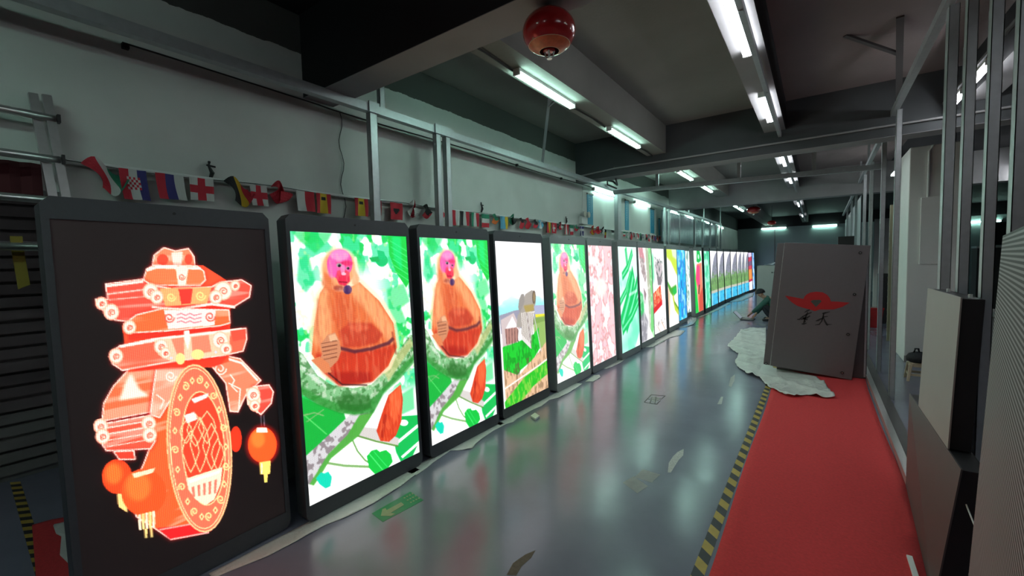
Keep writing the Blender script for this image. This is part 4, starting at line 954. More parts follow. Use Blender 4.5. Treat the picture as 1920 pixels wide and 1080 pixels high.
# ------------------------------------------------------------------ ladder at the doorway and the side bay
t = thing('aluminium_ladder', (WX+0.05, 0.44, 1.7), 'aluminium extension ladder with round rungs hanging beside the left doorway', 'ladder')
for dy, dx in ((-0.022, 0.0), (0.022, 0.02)):
    b = MB(); b.bar((dx+0.10, dy+0.03, -0.05), (dx-0.0, dy-0.02, 0.80), 0.03, 0.034); b.build('side_rail', M_alu, t)
for dy, dx in ((-0.62, 0.0),):
    b = MB(); b.bar((dx+0.10, dy+0.03, -0.05), (dx-0.0, dy-0.02, 0.80), 0.03, 0.034); b.build('side_rail', M_alu, t)
for z in (0.03, 0.265, 0.475, 0.685):
    x = 0.10-0.10*(z+0.05)/0.85+0.03
    b = MB(); b.tube([(x, -0.62, z+0.012), (x, 0.025, z)], 0.019, 12); b.build('rung', M_alu, t, smooth=True); 
for q in ((0.03, 0.07, 0.028, 0.04, 0.665, 0.705), (0.055, 0.095, 0.028, 0.04, 0.455, 0.50)):
    b = MB(); b.box(*q); b.build('end_cap', M_blackplastic, t)
b = MB()
for k in range(14):
    y0 = -0.6+k*0.072; b.add([(WX+0.012, y0, 2.16), (WX+0.03, y0+0.036, 2.16), (WX+0.012, y0+0.072, 2.16), (WX+0.012, y0, 1.98), (WX+0.03, y0+0.036, 1.975), (WX+0.012, y0+0.072, 1.98)], [(0, 1, 4, 3), (1, 2, 5, 4)])
tag(b.build('dark_red_valance', mat('dark_red_cloth', (0.075, 0.012, 0.016), 0.9), solid=0.004), 'dark red cloth valance over the left doorway behind the ladder', 'cloth')
b = MB(); b.add([(WX+0.12, 0.275, 1.73), (WX+0.12, 0.315, 1.73), (WX+0.13, 0.325, 1.55), (WX+0.13, 0.285, 1.53)], [(0, 1, 2, 3)])
b.add([(WX+0.118, 0.275, 1.785), (WX+0.118, 0.315, 1.785), (WX+0.12, 0.315, 1.73), (WX+0.12, 0.275, 1.73)], [(0, 1, 2, 3)])
tag(b.build('yellow_strap', mat('yellow_webbing', (0.30, 0.22, 0.03), 0.8), solid=0.005), 'yellow strap tied over the lowest ladder rung', 'strap')
t = thing('slatted_shutter', (-5.09, -0.4, 0), 'grey slatted metal shutter closing the back of the side bay', 'shutter')
b = MB()
for k in range(24):
    z = 0.05+k*0.10; b.box(0.0, 0.02+0.012*(k % 3), -1.2, 1.9, z, z+0.075)
b.build('slats', mat('shutter_grey', (0.33, 0.31, 0.30), 0.5, metal=0.2, noise=0.2, nscale=4), t)
b = MB(); b.box(0, 0.05, -1.2, 1.9, 1.80, 1.86); b.build('bottom_bar', M_whiteplastic, t)
def hazard(name, x0, y0, x1, y1, w, n, label):
    d = Vector((x1-x0, y1-y0, 0)); L = d.length; d.normalize(); s = Vector((-d.y, d.x, 0)); b = MB()
    st = L/n
    My = mat('hazard_yellow', (0.46, 0.33, 0.055), 0.5, noise=0.2, nscale=20); Mk = mat('hazard_black', (0.025, 0.027, 0.03), 0.5, noise=0.2, nscale=20)
    sl = w*0.9
    for k in range(n):
        a = Vector((x0, y0, 0))+d*st*k; c = a+d*st
        q = [a-s*w/2, c-s*w/2, c+s*w/2+d*sl, a+s*w/2+d*sl]
        b.use(My if k % 2 else Mk).add([(p.x, p.y, 0.0015) for p in q]+[(p.x, p.y, 0.0002) for p in q], [(0, 1, 2, 3), (7, 6, 5, 4), (0, 4, 5, 1), (1, 5, 6, 2), (2, 6, 7, 3), (3, 7, 4, 0)])
    return tag(b.build(name), label, 'floor tape')
hazard('hazard_tape', -0.468, 1.3, -0.468, 7.2, 0.058, 70, 'black and yellow hazard tape on the floor along the red carpet edge')
hazard('hazard_tape', -3.30, 0.30, -5.0, 0.355, 0.05, 28, 'short black and yellow hazard tape through the left doorway')

# ================================================================== THINGS ON THE FLOOR
def surf_grid(outline, cell, zf, name, m, smooth_=True, solid=0.0015):
    """a loose sheet: fine grid cut to an outline, height from zf(x, y)"""
    P = np.array([p[:2] for p in outline], float); lo = P.min(0); hi = P.max(0)
    nx = int((hi[0]-lo[0])/cell)+2; ny = int((hi[1]-lo[1])/cell)+2
    def inside(x, y):
        c = False; j = len(P)-1
        for i in range(len(P)):
            if (P[i, 1] > y) != (P[j, 1] > y) and x < (P[j, 0]-P[i, 0])*(y-P[i, 1])/(P[j, 1]-P[i, 1])+P[i, 0]: c = not c
            j = i
        return c
    used = {}; vs = []; fs = []
    def vid(i, j):
        if (i, j) not in used:
            used[(i, j)] = len(vs); vs.append([lo[0]+i*cell, lo[1]+j*cell]) 
        return used[(i, j)]
    for i in range(nx):
        for j in range(ny):
            if inside(lo[0]+(i+.5)*cell, lo[1]+(j+.5)*cell):
                fs.append([vid(i, j), vid(i+1, j), vid(i+1, j+1), vid(i, j+1)])
    cnt = {}
    for f in fs:
        for k in range(4):
            e = tuple(sorted((f[k], f[(k+1) % 4]))); cnt[e] = cnt.get(e, 0)+1
    edge = {v for e, c in cnt.items() if c == 1 for v in e}
    for v in edge:
        p = np.array(vs[v]); best = None
        for i in range(len(P)):
            a, c = P[i], P[(i+1) % len(P)]; d = c-a; t = np.clip(((p-a)@d)/(d@d+1e-9), 0, 1); q = a+d*t; r = np.hypot(*(p-q))
            if best is None or r < best[0]: best = (r, q)
        if best[0] < cell*1.2: vs[v] = list(best[1])
    b = MB(); b.add([(x, y, zf(x, y)) for x, y in vs], fs)
    o = b.build(name, m, solid=solid)
    if smooth_:
        for p in o.data.polygons: p.use_smooth = True
    return o
def crumple(seed, amp, f=9.0):
    r = random.Random(seed); ks = [(r.uniform(-1, 1)*f*(1+k*0.6), r.uniform(-1, 1)*f*(1+k*0.6), r.uniform(0, 6)) for k in range(7)]
    def z(x, y):
        v = 0
        for k, (a, c, p) in enumerate(ks):
            v += (1-abs(math.sin(a*x+c*y+p)))**2.2/(1+k*0.35)
        return 0.003+amp*v/3
    return z
# red carpet along the aisle
left = [(-0.425+0.006*math.sin(k*0.9), -1.2+k*0.4) for k in range(23)]
right = [(onZ(1605, 660)[0]+0.0, 7.7), (0.52, 6.5), (0.515, 5.2), (0.525, 4.3), (0.525, 3.9), (0.49, 2.9), (0.45, 2.0), (0.42, -1.2)]
o = surf_grid(left+right, 0.06, lambda x, y: 0.002+0.0015*(math.sin(x*9+y*3)+1)*max(0, math.sin(y*1.9+x)), 'carpet_runner', M_carpet, solid=0.002)
tag(o, 'red ribbed carpet strip on the floor in front of the grey crates', 'carpet')
o = surf_grid([onZ(*q)[:2] for q in ((60, 985), (95, 975), (150, 965), (175, 1090), (68, 1090))], 0.03, lambda x, y: 0.003, 'doorway_carpet', M_carpet); tag(o, 'piece of red carpet in the left doorway behind the lantern poster', 'carpet')
o = surf_grid([onZ(*q, 0.006)[:2] for q in ((99, 983), (145, 972), (165, 1076), (145, 1072), (112, 1040), (115, 1005), (105, 1000))], 0.02, crumple(5, 0.006), 'paper_sheet', M_foam); tag(o, 'torn white paper lying on the doorway carpet', 'paper')
# foam sheet under the crate
ol = [(1364, 652), (1378, 634), (1390, 620), (1410, 617), (1436, 617), (1436, 660), (1450, 690), (1500, 700), (1530, 706), (1545, 722), (1556, 735), (1566, 748), (1545, 748), (1512, 742), (1490, 747), (1475, 744), (1455, 735), (1440, 728), (1425, 712), (1400, 703), (1385, 692), (1378, 680), (1385, 665)]
_c = crumple(12, 0.085, 4.2)
def zcr(x, y):
    near = 0.03 if (6.84 < y < 7.2 and x > -0.65) else min(1, max(0.1, min(abs(y-6.84), abs(y-7.2))*2.2 if x > -0.65 else 1))
    return 0.006+(_c(x, y)-0.003)*near
o = surf_grid([onZ(*q)[:2] for q in ol], 0.022, zcr, 'foam_sheet', M_foam); tag(o, 'large crumpled white foam sheet on the floor under the grey logo crate', 'foam sheet')
# foam strips along the feet of the posters
strips = [([(400, 1085), (440, 1068), (500, 1045), (560, 1014), (610, 985), (650, 970), (700, 945), (752, 912), (790, 882)], 'wide pale foam strip before the lantern and largest monkey posters'),
          ([(780, 892), (800, 878), (812, 868), (845, 845), (862, 845), (885, 842), (892, 833), (905, 822), (925, 808), (950, 795)], 'foam strip with a torn tip before the second monkey poster'),
          ([(940, 798), (962, 792), (970, 785), (1000, 768), (1015, 762), (1030, 750), (1048, 746), (1070, 735), (1092, 720)], 'narrow foam strip before the tower poster and pale monkey poster'),
          ([(1097, 716), (1112, 716), (1126, 708), (1124, 703), (1112, 704)], 'small crumpled foam patch between pale monkey and pink forest posters'),
          ([(1136, 692), (1148, 688), (1164, 680), (1180, 668), (1192, 658), (1194, 654)], 'foam strip with a lifted white corner before the green leaf poster'),
          ([(1200, 652), (1225, 651), (1240, 643), (1255, 634), (1262, 632), (1276, 629), (1285, 620)], 'wide foam sheet before the garden and apple posters'),
          ([(1268, 615), (1284, 614), (1300, 609), (1306, 600), (1306, 591)], 'raised crumpled foam sheet before the blue poster'),
          ([(1312, 595), (1325, 590), (1345, 582), (1360, 574), (1372, 568)], 'foam strip before the bird poster and first mountain posters'),
          ([(1376, 566), (1392, 564), (1400, 560), (1412, 556), (1414, 550)], 'far foam strip at the feet of the last mountain posters')]
for k, (px, lb) in enumerate(strips):
    out = [tuple(onZ(*q)[:2]) for q in px]; ins = [(min(-2.585, x-0.06) if k not in (6,) else x-0.12, y) for x, y in reversed(out)]
    if k == 3: ins = []
    a = 0.012 if k != 6 else 0.06
    c0 = crumple(20+k, a, 7)
    cz = lambda x, y, c0=c0: 0.003+(c0(x, y)-0.003)*min(1, max(0, (x+2.50)/0.06))
    o = surf_grid(out+ins, 0.02 if k < 5 else 0.05, cz, 'foam_strip', M_foam); tag(o, lb, 'foam sheet', 'foam sheets along the feet of the posters')
# small things on the floor
b = MB(); b.add([(onZ(x, y)[0], onZ(x, y)[1], z) for z in (0.001, 0.022) for x, y in ((995, 783), (1004, 789), (1012, 783), (1003, 777))], [(0, 1, 2, 3), (4, 5, 6, 7), (0, 1, 5, 4), (1, 2, 6, 5), (2, 3, 7, 6), (3, 0, 4, 7)])
tag(b.build('foam_block', M_foam, bevel=0.003), 'small white foam block lying on the floor before the tower poster', 'foam block')
M_grn = mat('green_sticker', (0.02, 0.24, 0.10), 0.35, noise=0.2, nscale=30); M_arrow = mat('pale_arrow_print', (0.30, 0.36, 0.20), 0.4, noise=0.15, nscale=40)
t = thing('floor_arrow_sticker', (0, 0, 0), 'worn green floor sticker with a pale arrow beside the largest monkey poster', 'floor sticker')
def flr(pts, z): return [(onZ(x, y)[0], onZ(x, y)[1], z) for x, y in pts]
def decal(name, polys, m, z, parent=None):
    b = MB()
    for p in polys:
        n = len(p); top = flr(p, z); bot = [(x, y, z-0.0008) for x, y, _ in top]
        b.add(top+bot, [tuple(range(n)), tuple(reversed(range(n, 2*n)))]+[(i, (i+1) % n, n+(i+1) % n, n+i) for i in range(n)])
    return b.build(name, m, parent)
decal('sticker', [[(697, 963), (718, 979), (794, 938), (769, 922)]], M_grn, 0.0012, t)
decal('arrow', [[(714, 968), (717, 955), (723, 953), (725, 957), (752, 942), (758, 947), (733, 962), (741, 964), (733, 968)]], M_arrow, 0.0022, t)
b = MB()
for r in range(3):
    for c in range(4):
        x = 756+r*6+c*5.0; y = 934-c*2.6+r*4.2
        b.add(flr([(x, y), (x+2.2, y+1.4), (x+5.0, y-0.2), (x+2.6, y-1.6)], 0.002), [(0, 1, 2, 3)])
b.build('worn_characters', M_arrow, t, solid=0.0006)
t = thing('floor_marking', (0, 0, 0), 'worn outlined square mark with scratches on the floor in mid aisle', 'floor sticker')
M_mark = mat('old_ink', (0.05, 0.055, 0.055), 0.5)
def strokes(segs, w, z):
    b = MB()
    for (x0, y0), (x1, y1) in segs:
        a = onZ(x0, y0, z); c = onZ(x1, y1, z); b.bar(a, c, w, 0.0012)
    return b
strokes([((1208, 754), (1221, 740)), ((1221, 740), (1247, 742)), ((1247, 742), (1240, 748)), ((1240, 748), (1230, 747)), ((1208, 754), (1231, 758)), ((1231, 758), (1238, 751)), ((1215, 748), (1235, 751)), ((1222, 745), (1219, 755)), ((1230, 743), (1228, 757))], 0.008, 0.0012).build('outline', M_mark, t)
decal('pale_patch', [[(1218, 750), (1225, 744), (1238, 746), (1230, 755)]], mat('pale_residue', (0.33, 0.36, 0.35), 0.4), 0.001, t)
M_res = mat('tape_residue', (0.29, 0.30, 0.295), 0.45, noise=0.2, nscale=30)
tag(decal('tape_residue', [[(1168, 905), (1195, 925), (1215, 912), (1188, 893)]], M_res, 0.0011), 'pale square of tape residue on the floor in the near aisle, left of two', 'floor stain')
tag(decal('tape_residue', [[(1190, 895), (1205, 880), (1238, 890), (1222, 905)]], M_res, 0.0011), 'pale square of tape residue on the floor in the near aisle, right of two', 'floor stain')
tag(decal('glue_spill', [[(1252, 886), (1254, 868), (1262, 856), (1270, 848), (1282, 842), (1281, 854), (1273, 862), (1264, 876), (1258, 886)]], mat('dried_glue', (0.50, 0.52, 0.50), 0.25, noise=0.4, nscale=60, bump=0.8, bscale=80), 0.0015), 'shiny patch of dried white glue on the floor, nearest of three', 'floor stain')
tag(decal('glue_spill', [[(1345, 758), (1352, 744), (1356, 744), (1353, 758)]], MATS['dried_glue'], 0.0015), 'small shiny glue patch on the floor, middle of three', 'floor stain')
tag(decal('glue_spill', [[(1366, 724), (1370, 708), (1378, 702), (1377, 714), (1371, 726)]], MATS['dried_glue'], 0.0015), 'small shiny glue patch on the floor, farthest of three', 'floor stain')
tag(decal('brown_stain', [[(950, 1078), (962, 1056), (985, 1040), (1004, 1032), (996, 1046), (978, 1062), (968, 1079)]], mat('rust_stain', (0.13, 0.10, 0.075), 0.7, noise=0.5, nscale=50), 0.001), 'brown scraped stain on the floor at the bottom of the aisle', 'floor stain')
b = MB(); a = onZ(1705, 1044, 0.008); c = onZ(1718, 1085, 0.008); b.bar((*a[:2], 0.0115), (*c[:2], 0.0115), 0.024, 0.012)
tag(b.build('white_profile', mat('white_lacquer', (0.85, 0.88, 0.88), 0.3), bevel=0.002), 'short white plastic profile lying on the near end of the red carpet', 'profile')

# ------------------------------------------------------------------ the grey crates
CY = 6.88
def crate_frame(ang, x, y):
    c, s = math.cos(ang), math.sin(ang)
    return Matrix(((c, 0, s, x), (0, 1, 0, y), (-s, 0, c, 0), (0, 0, 0, 1)))
M1 = crate_frame(math.radians(5.1), 0.389, CY); M1[2][3] = 0.006      # tilted, standing on its lower right corner
CWD, CH = 0.985, 1.715
t = thing('steel_crate', (0, 0, 0), 'tilted dark grey LED crate with red winged logo and black characters', 'crate'); t.matrix_world = M1
b = MB(); b.box(-CWD+0.085, 0, 0.0, 0.12, 0.0, CH); b.build('cover_plate', M_crate, t, bevel=0.004)
b = MB(); b.box(-CWD, -CWD+0.081, 0.012, 0.12, 0.0, CH-0.01); b.build('side_flange', M_crate, t, bevel=0.003)
b = MB(); b.box(-CWD+0.080, -CWD+0.086, 0.002, 0.02, 0.0, CH-0.01); b.build('bright_edge', M_alu, t)
Mi = M1.inverted()
def cloc(px, py):
    p = onY(px, py, CY); v = Mi @ Vector(p); return (v.x, v.z)
for q in ((1613, 474), (1602, 552), (1590, 627), (1579, 699), (1436, 683)):
    x, z = cloc(*q); x = min(x, -0.03); z = max(z, 0.02)
    b = MB(); b.tube([(x, -0.006, z), (x, 0.0, z)], 0.018, 16); so = b.build('corner_screw', M_blackplastic, t)
    b = MB(); b.tube([(x, -0.009, z), (x, -0.006, z)], 0.006, 10); b.build('screw_head', M_alu, so)
def lg(pts): return [cloc(1460+x/10.8, 530+y/10.8) for x, y in pts]
def flat(b, pts, y0, y1):
    n = len(pts); b.add([(x, y0, z) for x, z in pts]+[(x, y1, z) for x, z in pts], [tuple(range(n)), tuple(reversed(range(n, 2*n)))]+[(i, (i+1) % n, n+(i+1) % n, n+i) for i in range(n)])
b = MB(); flat(b, lg([(130, 262), (350, 300), (500, 330), (520, 285), (570, 235), (640, 200), (760, 182), (890, 195), (980, 245), (1035, 310), (1055, 380), (1200, 385), (1440, 405), (1290, 490), (1120, 540), (960, 545), (820, 545), (735, 578), (640, 545), (500, 510), (380, 470), (270, 400), (190, 330)]), -0.0015, 0.0)
b.build('red_wing_emblem', mat('emblem_red', (0.42, 0.012, 0.014), 0.5), t)
b = MB(); flat(b, lg([(645, 375), (690, 350), (840, 348), (872, 375), (755, 495)]), -0.0025, -0.0014); b.build('emblem_gem', mat('emblem_gem_grey', (0.06, 0.07, 0.06), 0.5), t)
def brush(b, pts, ws):
    P = [np.array(p, float) for p in pts]; L = []; R = []
    for i, p in enumerate(P):
        d = P[min(i+1, len(P)-1)]-P[max(i-1, 0)]; d = d/(np.hypot(*d)+1e-9); s = np.array([-d[1], d[0]])*ws[i]/2; L.append(p+s); R.append(p-s)
    flat(b, lg(L+R[::-1]), -0.0015, 0.0)
for name, strokes_ in (('black_character', (((520, 602), (575, 570), (632, 548)), (10, 28, 18), ((375, 742), (420, 745), (480, 690), (560, 645), (668, 600)), (20, 30, 22, 24, 20), ((590, 590), (560, 660), (530, 740), (505, 835)), (16, 30, 34, 24), ((450, 745), (520, 720), (575, 710), (635, 672)), (20, 36, 30, 24), ((490, 690), (510, 730), (570, 750), (590, 740)), (20, 26, 26, 10), ((505, 790), (550, 782)), (18, 18), ((465, 835), (510, 836), (565, 818)), (20, 30, 16))),
                       ('black_character', (((880, 625), (940, 612), (1040, 588)), (14, 34, 10), ((870, 760), (900, 695), (995, 680)), (10, 24, 16), ((750, 775), (800, 762), (850, 735), (895, 720)), (14, 36, 28, 16), ((915, 610), (900, 690), (870, 780), (820, 845), (735, 855)), (24, 26, 26, 24, 10), ((900, 690), (930, 770), (965, 830), (990, 868)), (18, 34, 40, 20), ((960, 845), (1020, 845), (1085, 845)), (24, 16, 6)))):
    b = MB()
    for k in range(0, len(strokes_), 2): brush(b, strokes_[k], strokes_[k+1])
    b.build(name, M_blackplastic, t)
t = thing('steel_crate', (-0.44, CY+0.16, 0.006), 'dark upright crate standing right behind the tilted logo crate', 'crate')
b = MB(); b.box(0.0, 0.985, 0, 0.13, 0.0, 1.71); b.build('case', M_dgrey, t, bevel=0.004)
b = MB(); b.box(0.955, 0.975, -0.006, 0.0, 0.02, 1.69); b.build('edge_strip', M_steel, t)

# ------------------------------------------------------------------ hanging fire extinguishers
def extinguisher(x, y, z, r, label, top, k=0.78):
    t = thing('hanging_extinguisher', (x, y, z), label, 'fire extinguisher', 'red ceiling extinguishers')
    b = MB(); b.lathe([(r*math.sin(a), r*k*math.cos(a)) for a in np.linspace(0.02, math.pi*0.86, 20)], 40); b.build('vessel', M_red, t, smooth=True)
    a0 = math.pi*0.80
    b = MB(); b.lathe([(r*math.sin(a)*1.004, r*k*math.cos(a)*1.004-0.001) for a in np.linspace(math.pi*0.72, math.pi*0.88, 8)], 40); b.build('label_ring', mat('orange_label', (0.62, 0.17, 0.07), 0.3, noise=0.35, nscale=45), t, smooth=True)
    for aa in (0.72, 0.88):
        q = math.pi*aa; b = MB(); ring = [(r*math.sin(q)*1.008*math.cos(s), r*math.sin(q)*1.008*math.sin(s), r*k*math.cos(q)*1.008) for s in np.linspace(0, 2*math.pi, 41)]; b.tube(ring, r*0.010, 6, cap=False); b.build('ring_line', mat('cream_line', (0.75, 0.6, 0.4), 0.5), t)
    b = MB(); b.lathe([(0.0, -r*k*0.86), (r*0.24, -r*k*0.88), (r*0.22, -r*k*0.95), (r*0.10, -r*k*0.97), (0.0, -r*k*0.97)], 24); b.build('neck', M_red, t, smooth=True)
    b = MB(); z0 = -r*k*0.96
    for s in range(4):
        q = s*math.pi/2+0.4; b.tube([(r*0.17*math.cos(q), r*0.17*math.sin(q), z0), (r*0.15*math.cos(q), r*0.15*math.sin(q), z0-r*0.16), (r*0.05*math.cos(q), r*0.05*math.sin(q), z0-r*0.24)], r*0.028, 6)
    b.lathe([(0.0, z0-r*0.22), (r*0.10, z0-r*0.22), (r*0.10, z0-r*0.255), (0.0, z0-r*0.26)], 14); b.tube([(0, 0, z0), (0, 0, z0-r*0.22)], r*0.03, 8)
    b.build('sprinkler_head', M_alu, t)
    b = MB(); b.tube([(0, 0, r*k*0.98), (0, 0, top-z)], 0.006, 8); b.tube([(0, 0, r*k*0.98), (0, 0, r*k*1.12)], 0.016, 10); b.build('hanging_rod', M_blackmetal, t)
    b = MB(); b.lathe([(r*0.99*math.sin(q), r*k*0.99*math.cos(q)+0.002) for q in np.linspace(0.02, 0.34, 6)], 24); b.build('top_cap', M_blackmetal, t)
extinguisher(-1.143, 1.98, 2.79, 0.137, 'red ball shaped extinguisher hanging from the nearest ceiling beam', BZ)
extinguisher(-1.40, 13.2, 2.875, 0.165, 'small red extinguisher hanging in the dark bay beside the left tube light', CZ, 0.6)
extinguisher(-1.41, 19.0, 2.90, 0.15, 'tiny farthest red extinguisher above the far wall tube light', CZ, 0.6)

# ================================================================== RIGHT SIDE
def fx(y): return 0.607+0.0097*y
b = MB(); b.bar((fx(-2), -2, 3.16), (fx(21), 21, 3.16), 0.05, 0.06); tag(b.build('steel_rail', M_steel), 'galvanised rail along the top of the right hand frame', 'rail')
b = MB(); b.bar((0.55, 3.9, 0.034), (0.62, 21, 0.034), 0.05, 0.06); tag(b.build('base_channel', M_alu), 'pale steel base channel on the floor along the right edge of the carpet', 'rail')
b = MB(); b.bar((0.625, 3.95, 0.02), (0.695, 21, 0.02), 0.08, 0.04); tag(b.build('floor_ledge', M_dgrey), 'dark floor ledge right behind the pale base channel', 'ledge')
PR = 'galvanised posts of the right frame'
def rpost(y, lb, w=0.042, z1=3.13, z0=0.0, d=0.06): 
    x = fx(y)+w/2+0.002
    return post(x, y, z0, z1, w, d, lb, PR)
rpost(3.86, 'leftmost of the four tall near posts behind the pale grey cabinet', 0.048, d=0.08)
rpost(3.40, 'second of the four tall near posts behind the pale grey cabinet')
rpost(2.96, 'third near post, just left of the grey LED panel', 0.040, d=0.05)
rpost(2.60, 'right near post rising behind the grey LED panel', 0.040, d=0.05)
for px, lb in ((1682, 'post just left of the white column'), (1656, 'wide post between tilted crate and white column'), (1634, 'post rising just right of the tilted crate'), (1622, 'thin post directly behind the right edge of the tilted crate'), (1606, 'post above the right end of the tilted crate'), (1598, 'far post above the tilted crate'), (1590, 'farthest slim post above the tilted crate')):
    d = _ray(px, 340); r = d[0]/d[1]; y = 0.63/(r-0.0097)
    if y < 21.0: rpost(y, lb, 0.048)
for y, lb in ((9.6, 'short hanger post above the right rail, nearest'), (11.5, 'short hanger post above the right rail, middle'), (15.5, 'short hanger post above the right rail, farthest')):
    post(fx(y), y, 3.19, CZ, 0.03, 0.04, lb, PR)
b = MB(); b.tube([(-1.66, YF-0.02, 2.9), (-1.66, YF-0.02, 0.5)], 0.02, 8); tag(b.build('wall_pipe', M_soffit), 'thin vertical pipe on the far wall under its left tube light', 'pipe')
p_top = onZ(1688, 30, CZ)
b = MB(); b.bar((fx(6.0), 6.0, 3.19), (float(p_top[0]), float(p_top[1]), CZ), 0.05, 0.03); b.bar((float(p_top[0])*0.6+fx(6)*0.4, float(p_top[1])*0.6+6*0.4, 3.19*0.4+CZ*0.6), (float(p_top[0])-0.35, float(p_top[1])+0.1, CZ), 0.035, 0.02)
tag(b.build('ceiling_hanger', M_dgrey), 'grey strut with brace from ceiling to the right rail', 'hanger')
b = MB(); b.tube([(1.10, 2.1, 3.16), (1.06, 6.35, 3.16)], 0.018, 8); tag(b.build('conduit', M_dgrey), 'conduit running beside the right tube lights', 'pipe')
# ribbed sheet filling the far part of the right frame
b = MB()
for k in range(60):
    y0 = 12.5+k*0.14; x = fx(y0)+0.07
    b.add([(x, y0, 1.2), (x+0.015, y0+0.05, 1.2), (x+0.015, y0+0.09, 1.2), (x, y0+0.14, 1.2), (x, y0, 2.95), (x+0.015, y0+0.05, 2.95), (x+0.015, y0+0.09, 2.95), (x, y0+0.14, 2.95)], [(0, 1, 5, 4), (1, 2, 6, 5), (2, 3, 7, 6)])
tag(b.build('ribbed_sheet', mat('ribbed_light', (0.34, 0.36, 0.38), 0.4), solid=0.004), 'pale ribbed sheet in the far right frame above the tilted crate', 'wall panel')
# low dark cabinet and pale cabinet stacked on it
t = thing('led_cabinet', (0.528, 3.25, 0), 'low dark grey LED cabinet on the floor beside the red carpet', 'LED cabinet')
def slab(x0, x1, ins, m, name):
    # front face leans back a little towards the near end
    q = [(-0.072, -0.64+ins, 0.004), (-0.004, 0.64-ins, 0.004), (0.0, 0.64-ins, 0.653-ins), (0.0, -0.64+ins, 0.653-ins)]
    b = MB(); b.add([(x+x0, y, z) for x, y, z in q]+[(x+x1, y, z) for x, y, z in q], [(0, 1, 2, 3), (7, 6, 5, 4), (0, 4, 5, 1), (1, 5, 6, 2), (2, 6, 7, 3), (3, 7, 4, 0)]); return b.build(name, m, t)
slab(0.0, 0.006, 0.0, M_dgrey, 'face_panel'); slab(0.006, 0.088, 0.005, M_blackmetal, 'case')
b = MB(); b.tube([(0.02, -0.64, 0.50), (0.025, -0.75, 0.46), (0.05, -0.82, 0.42)], 0.003, 6); b.build('wire', M_whiteplastic, t)
al = math.atan2(0.025, 0.73); MBx = Matrix(((math.cos(al), 0, math.sin(al), 0.528), (0, 1, 0, 3.21), (-math.sin(al), 0, math.cos(al), 0.656), (0, 0, 0, 1)))
t = thing('led_cabinet', (0, 0, 0), 'pale grey LED cabinet stacked on the low dark cabinet before the near posts', 'LED cabinet'); t.matrix_world = MBx
b = MB(); b.box(0.0, 0.006, -0.365, 0.365, 0.0, 0.735); b.build('face_panel', M_lgrey, t)
b = MB(); b.box(0.006, 0.082, -0.36, 0.36, 0.0, 0.73); b.build('case', M_blackmetal, t, bevel=0.003)
for y, lb in ((0.12, 1), (-0.30, 2)):
    b = MB(); b.tube([(0.045, y, 0.73), (0.045, y, 0.748)], 0.008, 12); b.build('bolt', M_whiteplastic, t)
# large LED module panel at the right edge
def stripes_mat():
    m = bpy.data.materials.new('louvred_led_modules'); m.use_nodes = True; nt = m.node_tree; bb = nt.nodes['Principled BSDF']; L = nt.links
    tc = nn(nt, 'ShaderNodeTexCoord'); sp = nn(nt, 'ShaderNodeSeparateXYZ'); L.new(tc.outputs['Object'], sp.inputs[0])
    a = nn(nt, 'ShaderNodeMath', operation='MULTIPLY'); a.inputs[1].default_value = 2*math.pi/0.0115; L.new(sp.outputs['Z'], a.inputs[0])
    s = nn(nt, 'ShaderNodeMath', operation='SINE'); L.new(a.outputs[0], s.inputs[0])
    c = nn(nt, 'ShaderNodeValToRGB'); c.color_ramp.elements[0].position = 0.35; c.color_ramp.elements[0].color = (0.04, 0.038, 0.04, 1); c.color_ramp.elements[1].position = 0.75; c.color_ramp.elements[1].color = (0.42, 0.42, 0.44, 1)
    mr = nn(nt, 'ShaderNodeMapRange'); mr.inputs['From Min'].default_value = -1; L.new(s.outputs[0], mr.inputs['Value']); L.new(mr.outputs['Result'], c.inputs['Fac']); L.new(c.outputs['Color'], bb.inputs['Base Color'])
    bb.inputs['Roughness'].default_value = 0.5
    return m
d = Vector((-0.195, -0.981, 0)).normalized(); n = Vector((-d.y, d.x, 0))
ln = math.atan2(0.063, 1.64); up = (Vector((0, 0, 1))*math.cos(ln)+Vector((0.98, -0.19, 0))*math.sin(ln)).normalized(); ey = up.cross(d).normalized()
MC = Matrix(((d.x, ey.x, up.x, 0.412), (d.y, ey.y, up.y, 2.0), (d.z, ey.z, up.z, 0.006), (0, 0, 0, 1)))
t = thing('led_module_panel', (0, 0, 0), 'grey LED module panel with fine louvre lines at the right edge', 'LED panel'); t.matrix_world = MC
sg = -1 if (MC.to_3x3() @ Vector((0, 1, 0))).x > 0 else 1
b = MB(); b.box(0, 1.28, min(0, -sg*0.008), max(0, -sg*0.008), 0.0, 1.645); b.build('module_face', stripes_mat(), t)
b = MB(); b.box(0.004, 1.276, min(-sg*0.009, -sg*0.06), max(-sg*0.009, -sg*0.06), 0.004, 1.64); b.build('case', M_blackmetal, t)
for z, m, h in ((1.15, 'pcb', 0.05), (0.92, 'con', 0.03), (0.62, 'pcb', 0.06), (0.45, 'con', 0.03)):
    b = MB(); b.box(-0.012, 0.004, min(-sg*0.02, -sg*0.05), max(-sg*0.02, -sg*0.05), z, z+h); b.build('edge_connector', M_whiteplastic if m == 'con' else mat('board_green', (0.03, 0.14, 0.10), 0.5), t)
